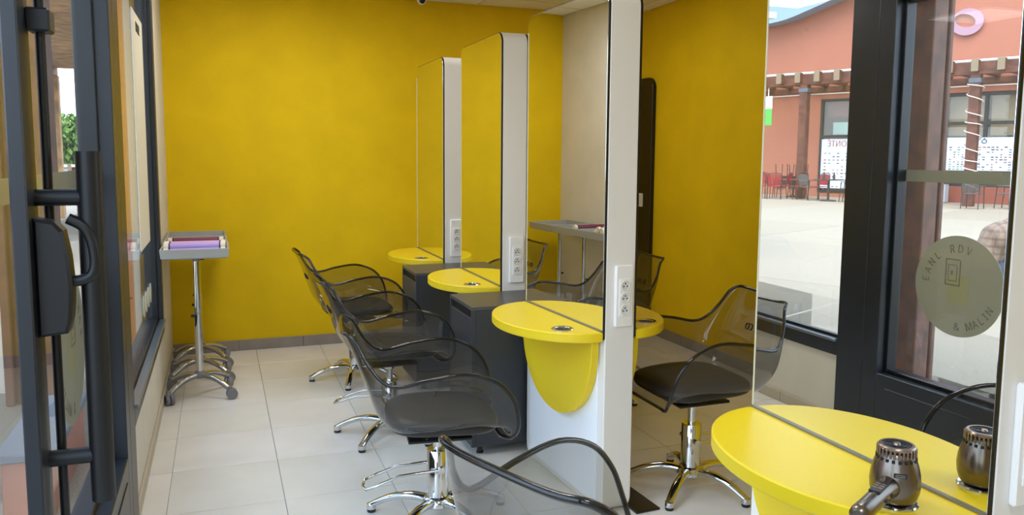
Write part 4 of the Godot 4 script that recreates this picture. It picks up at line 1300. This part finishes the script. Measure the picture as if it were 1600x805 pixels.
	var rl := ["red cafe chair put away closest to the pergola post", "red cafe chair put away in front, turned to the square", "red cafe chair put away under the banner", "red cafe chair put away furthest from the post, facing the wall", "red cafe chair put away behind the post", "red cafe chair put away by the wall with its back outward"]
	for i in reds.size(): cafe_chair(rl[i], ft(reds[i][0], -0.012, reds[i][1]), deg_to_rad(th + reds[i][3]), "cafe_red", gr)
	cafe_table("dark cafe table among the red chairs", ft(-0.35, -0.012, 1.25), "cafe tables across the square")
	for i in 2:
		var c := cafe_chair(["red cafe chair turned upside down on the table, nearer the post", "red cafe chair turned upside down on the table, under the banner"][i], ft(-0.62 + 0.54 * i, 1.188, 1.42), deg_to_rad(th), "cafe_dark", "upturned chairs on the cafe table", false)
		c.set_meta("label", String(c.get_meta("label")).replace("red", "dark"))
		c.rotation.x = PI
	cafe_chair("grey cafe chair with its back to the square, beside the rope-wound post", ft(-6.95, -0.012, 3.3), deg_to_rad(th + 180), "cafe_grey", g)
	cafe_chair("grey cafe chair behind the one beside the rope-wound post", ft(-7.6, -0.012, 2.4), deg_to_rad(th + 100), "cafe_grey", g)
	cafe_table("dark cafe table below the wide menu poster", ft(-8.3, -0.012, 2.7), "cafe tables across the square")
	var bn := thing("litter_bin", "light grey bin with a black lid below the menu poster", "bin", ft(-5.15, -0.012, 0.6), deg_to_rad(th))
	obj("body", bx(Vector3(-0.22, 0, -0.2), Vector3(0.22, 0.62, 0.2), 0.03), M.bin_grey, bn)
	obj("lid", bx(Vector3(-0.23, 0.62, -0.21), Vector3(0.23, 0.78, 0.21), 0.04), M.cafe_dark, bn)


# ---------------------------------------------------------------- a person crouching on the square
func nets(st: SurfaceTool, bones: Array, cell: float, blend: float) -> void:   # bones: [a, b, ra, rb]; smooth union of tapered capsules
	var lo := Vector3.ONE * 1e9
	var hi := -lo
	for b in bones:
		for e in 2:
			var r: Vector3 = Vector3.ONE * (b[2 + e] + blend + cell * 2)
			lo = lo.min(b[e] - r)
			hi = hi.max(b[e] + r)
	var n := Vector3i(((hi - lo) / cell).ceil()) + Vector3i.ONE
	var f := PackedFloat32Array()
	f.resize(n.x * n.y * n.z)
	f.fill(1.0)
	for b in bones:
		var a: Vector3 = b[0]
		var ab: Vector3 = b[1] - a
		var ll := maxf(ab.length_squared(), 1e-9)
		var far: float = maxf(b[2], b[3]) + blend + cell * 2
		var i0 := Vector3i(((a.min(b[1]) - Vector3.ONE * far - lo) / cell).floor()).max(Vector3i.ZERO)
		var i1 := Vector3i(((a.max(b[1]) + Vector3.ONE * far - lo) / cell).ceil()).min(n - Vector3i.ONE)
		for z in range(i0.z, i1.z + 1):
			for y in range(i0.y, i1.y + 1):
				for x in range(i0.x, i1.x + 1):
					var p := lo + Vector3(x, y, z) * cell
					var t := clampf((p - a).dot(ab) / ll, 0, 1)
					var d: float = p.distance_to(a + ab * t) - lerpf(b[2], b[3], t)
					var at := (z * n.y + y) * n.x + x
					var k := maxf(blend - absf(f[at] - d), 0.0) / blend
					f[at] = minf(f[at], d) - k * k * blend * 0.25
	var vert := {}
	var step := [1, n.x, n.x * n.y]
	for z in n.z - 1:
		for y in n.y - 1:
			for x in n.x - 1:
				var at := (z * n.y + y) * n.x + x
				var inside := 0
				for c in 8:
					if f[at + (c & 1) + (c >> 1 & 1) * step[1] + (c >> 2) * step[2]] < 0: inside += 1
				if inside == 0 or inside == 8: continue
				var sum := Vector3.ZERO
				var cnt := 0
				for e in [[0, 1], [2, 3], [4, 5], [6, 7], [0, 2], [1, 3], [4, 6], [5, 7], [0, 4], [1, 5], [2, 6], [3, 7]]:
					var va := f[at + (e[0] & 1) + (e[0] >> 1 & 1) * step[1] + (e[0] >> 2) * step[2]]
					var vb := f[at + (e[1] & 1) + (e[1] >> 1 & 1) * step[1] + (e[1] >> 2) * step[2]]
					if (va < 0) == (vb < 0): continue
					var t := va / (va - vb)
					sum += Vector3(e[0] & 1, e[0] >> 1 & 1, e[0] >> 2).lerp(Vector3(e[1] & 1, e[1] >> 1 & 1, e[1] >> 2), t)
					cnt += 1
				vert[at] = lo + (Vector3(x, y, z) + sum / cnt) * cell
	for at in vert:
		for ax in 3:
			var s0: int = step[ax]
			var s1: int = step[(ax + 1) % 3]
			var s2: int = step[(ax + 2) % 3]
			var a := f[at] < 0
			var b := f[at + s0] < 0
			if a == b: continue
			if not (vert.has(at - s1) and vert.has(at - s2) and vert.has(at - s1 - s2)): continue
			if a: quad(st, vert[at - s1 - s2], vert[at - s2], vert[at], vert[at - s1], 1)
			else: quad(st, vert[at - s1 - s2], vert[at - s1], vert[at], vert[at - s2], 1)


func build_passer_by() -> void:
	# crouches with the back towards -x local; local +x is where the person faces
	var s := thing("person", "person in a checked beige shirt crouching on the paving", "person", Vector3(-4.22, -0.012, -5.48), deg_to_rad(205))
	var hip := Vector3(-0.16, 0.36, 0)
	var chest := Vector3(0.06, 0.70, 0)
	var neck := Vector3(0.17, 0.84, 0)
	var legs := []
	for z in [-1.0, 1.0]:
		var h := hip + Vector3(0.02, 0, z * 0.10)
		var kn := Vector3(0.28, 0.46, z * 0.17)
		var an := Vector3(0.05, 0.08, z * 0.16)
		legs.append([h, kn, 0.095, 0.062])
		legs.append([kn, an, 0.060, 0.042])
		legs.append([an + Vector3(-0.02, -0.025, 0), an + Vector3(0.19, -0.045, z * 0.02), 0.042, 0.034])
	legs.append([hip + Vector3(0.02, 0, -0.06), hip + Vector3(0.02, 0, 0.06), 0.125, 0.125])
	var torso := [[hip + Vector3(0.0, 0.05, -0.03), hip + Vector3(0, 0.05, 0.03), 0.135, 0.135], [hip, chest, 0.135, 0.15], [chest + Vector3(0, 0, -0.09), chest + Vector3(0, 0, 0.09), 0.125, 0.125], [chest, neck, 0.12, 0.07]]
	var skin := [[neck, neck + Vector3(0.06, 0.09, 0), 0.052, 0.05], [Vector3(0.25, 0.99, 0), Vector3(0.27, 1.03, 0), 0.085, 0.095], [Vector3(0.33, 0.965, 0), Vector3(0.30, 1.0, 0), 0.055, 0.07], [Vector3(0.375, 1.0, 0), Vector3(0.365, 1.03, 0), 0.016, 0.010]]
	for z in [-1.0, 1.0]:
		var sh := chest + Vector3(0.06, 0.08, z * 0.18)
		var el := Vector3(0.22, 0.50, z * 0.25)
		var wr := Vector3(0.42, 0.50, z * 0.10)
		torso.append([sh, el, 0.062, 0.05])
		torso.append([el, el.lerp(wr, 0.3), 0.05, 0.047])
		skin.append([el.lerp(wr, 0.25), wr, 0.042, 0.028])
		skin.append([wr, wr + Vector3(0.07, -0.01, -z * 0.02), 0.030, 0.034])
		for k in 4:
			var root := wr + Vector3(0.085, -0.005, -z * 0.02 + 0.018 * (k - 1.5))
			var len_: float = [0.060, 0.072, 0.068, 0.052][k]
			skin.append([root, root + Vector3(len_ * 0.6, -0.012, 0), 0.0105, 0.0095])
			skin.append([root + Vector3(len_ * 0.6, -0.012, 0), root + Vector3(len_, -0.035, 0), 0.0095, 0.008])
		skin.append([wr + Vector3(0.03, -0.01, -z * 0.03), wr + Vector3(0.075, -0.035, -z * 0.055), 0.013, 0.010])
		skin.append([Vector3(0.255, 1.0, z * 0.088), Vector3(0.25, 1.03, z * 0.092), 0.014, 0.016])
	var body := new_st()
	nets(body, skin.filter(func(b): return b[2] < 0.2), 0.011, 0.012)
	var bd := obj("body", body, M.skin, s)
	var t := new_st()
	nets(t, torso, 0.02, 0.05)
	obj("checked_shirt", t, M.plaid_shirt, s)
	var l := new_st()
	nets(l, legs, 0.02, 0.035)
	obj("trousers", l, M.trousers, s)
	var hr := new_st()
	nets(hr, [[Vector3(0.235, 1.04, 0), Vector3(0.275, 1.065, 0), 0.098, 0.094], [Vector3(0.20, 0.98, 0), Vector3(0.22, 1.04, 0), 0.07, 0.09]], 0.014, 0.03)
	obj("hair", hr, M.hair, s)
	for z in [-1.0, 1.0]: obj("eye", lathe(new_st(), [Vector2(0, -0.008), Vector2(0.008, 0.0), Vector2(0, 0.008)], 10, Transform3D(Basis(), Vector3(0.352, 1.025, z * 0.032))), M.hair, s)
	obj("mouth", box(new_st(), Vector3(0.008, 0.008, 0.045), Vector3(0.378, 0.962, 0), 0.003), M.cafe_red, s)


func _ready() -> void:
	rng.seed = 20240611
	make_materials()
	set_view_and_light()
	build_room()
	build_shopfront()
	build_furniture()
	build_outside()
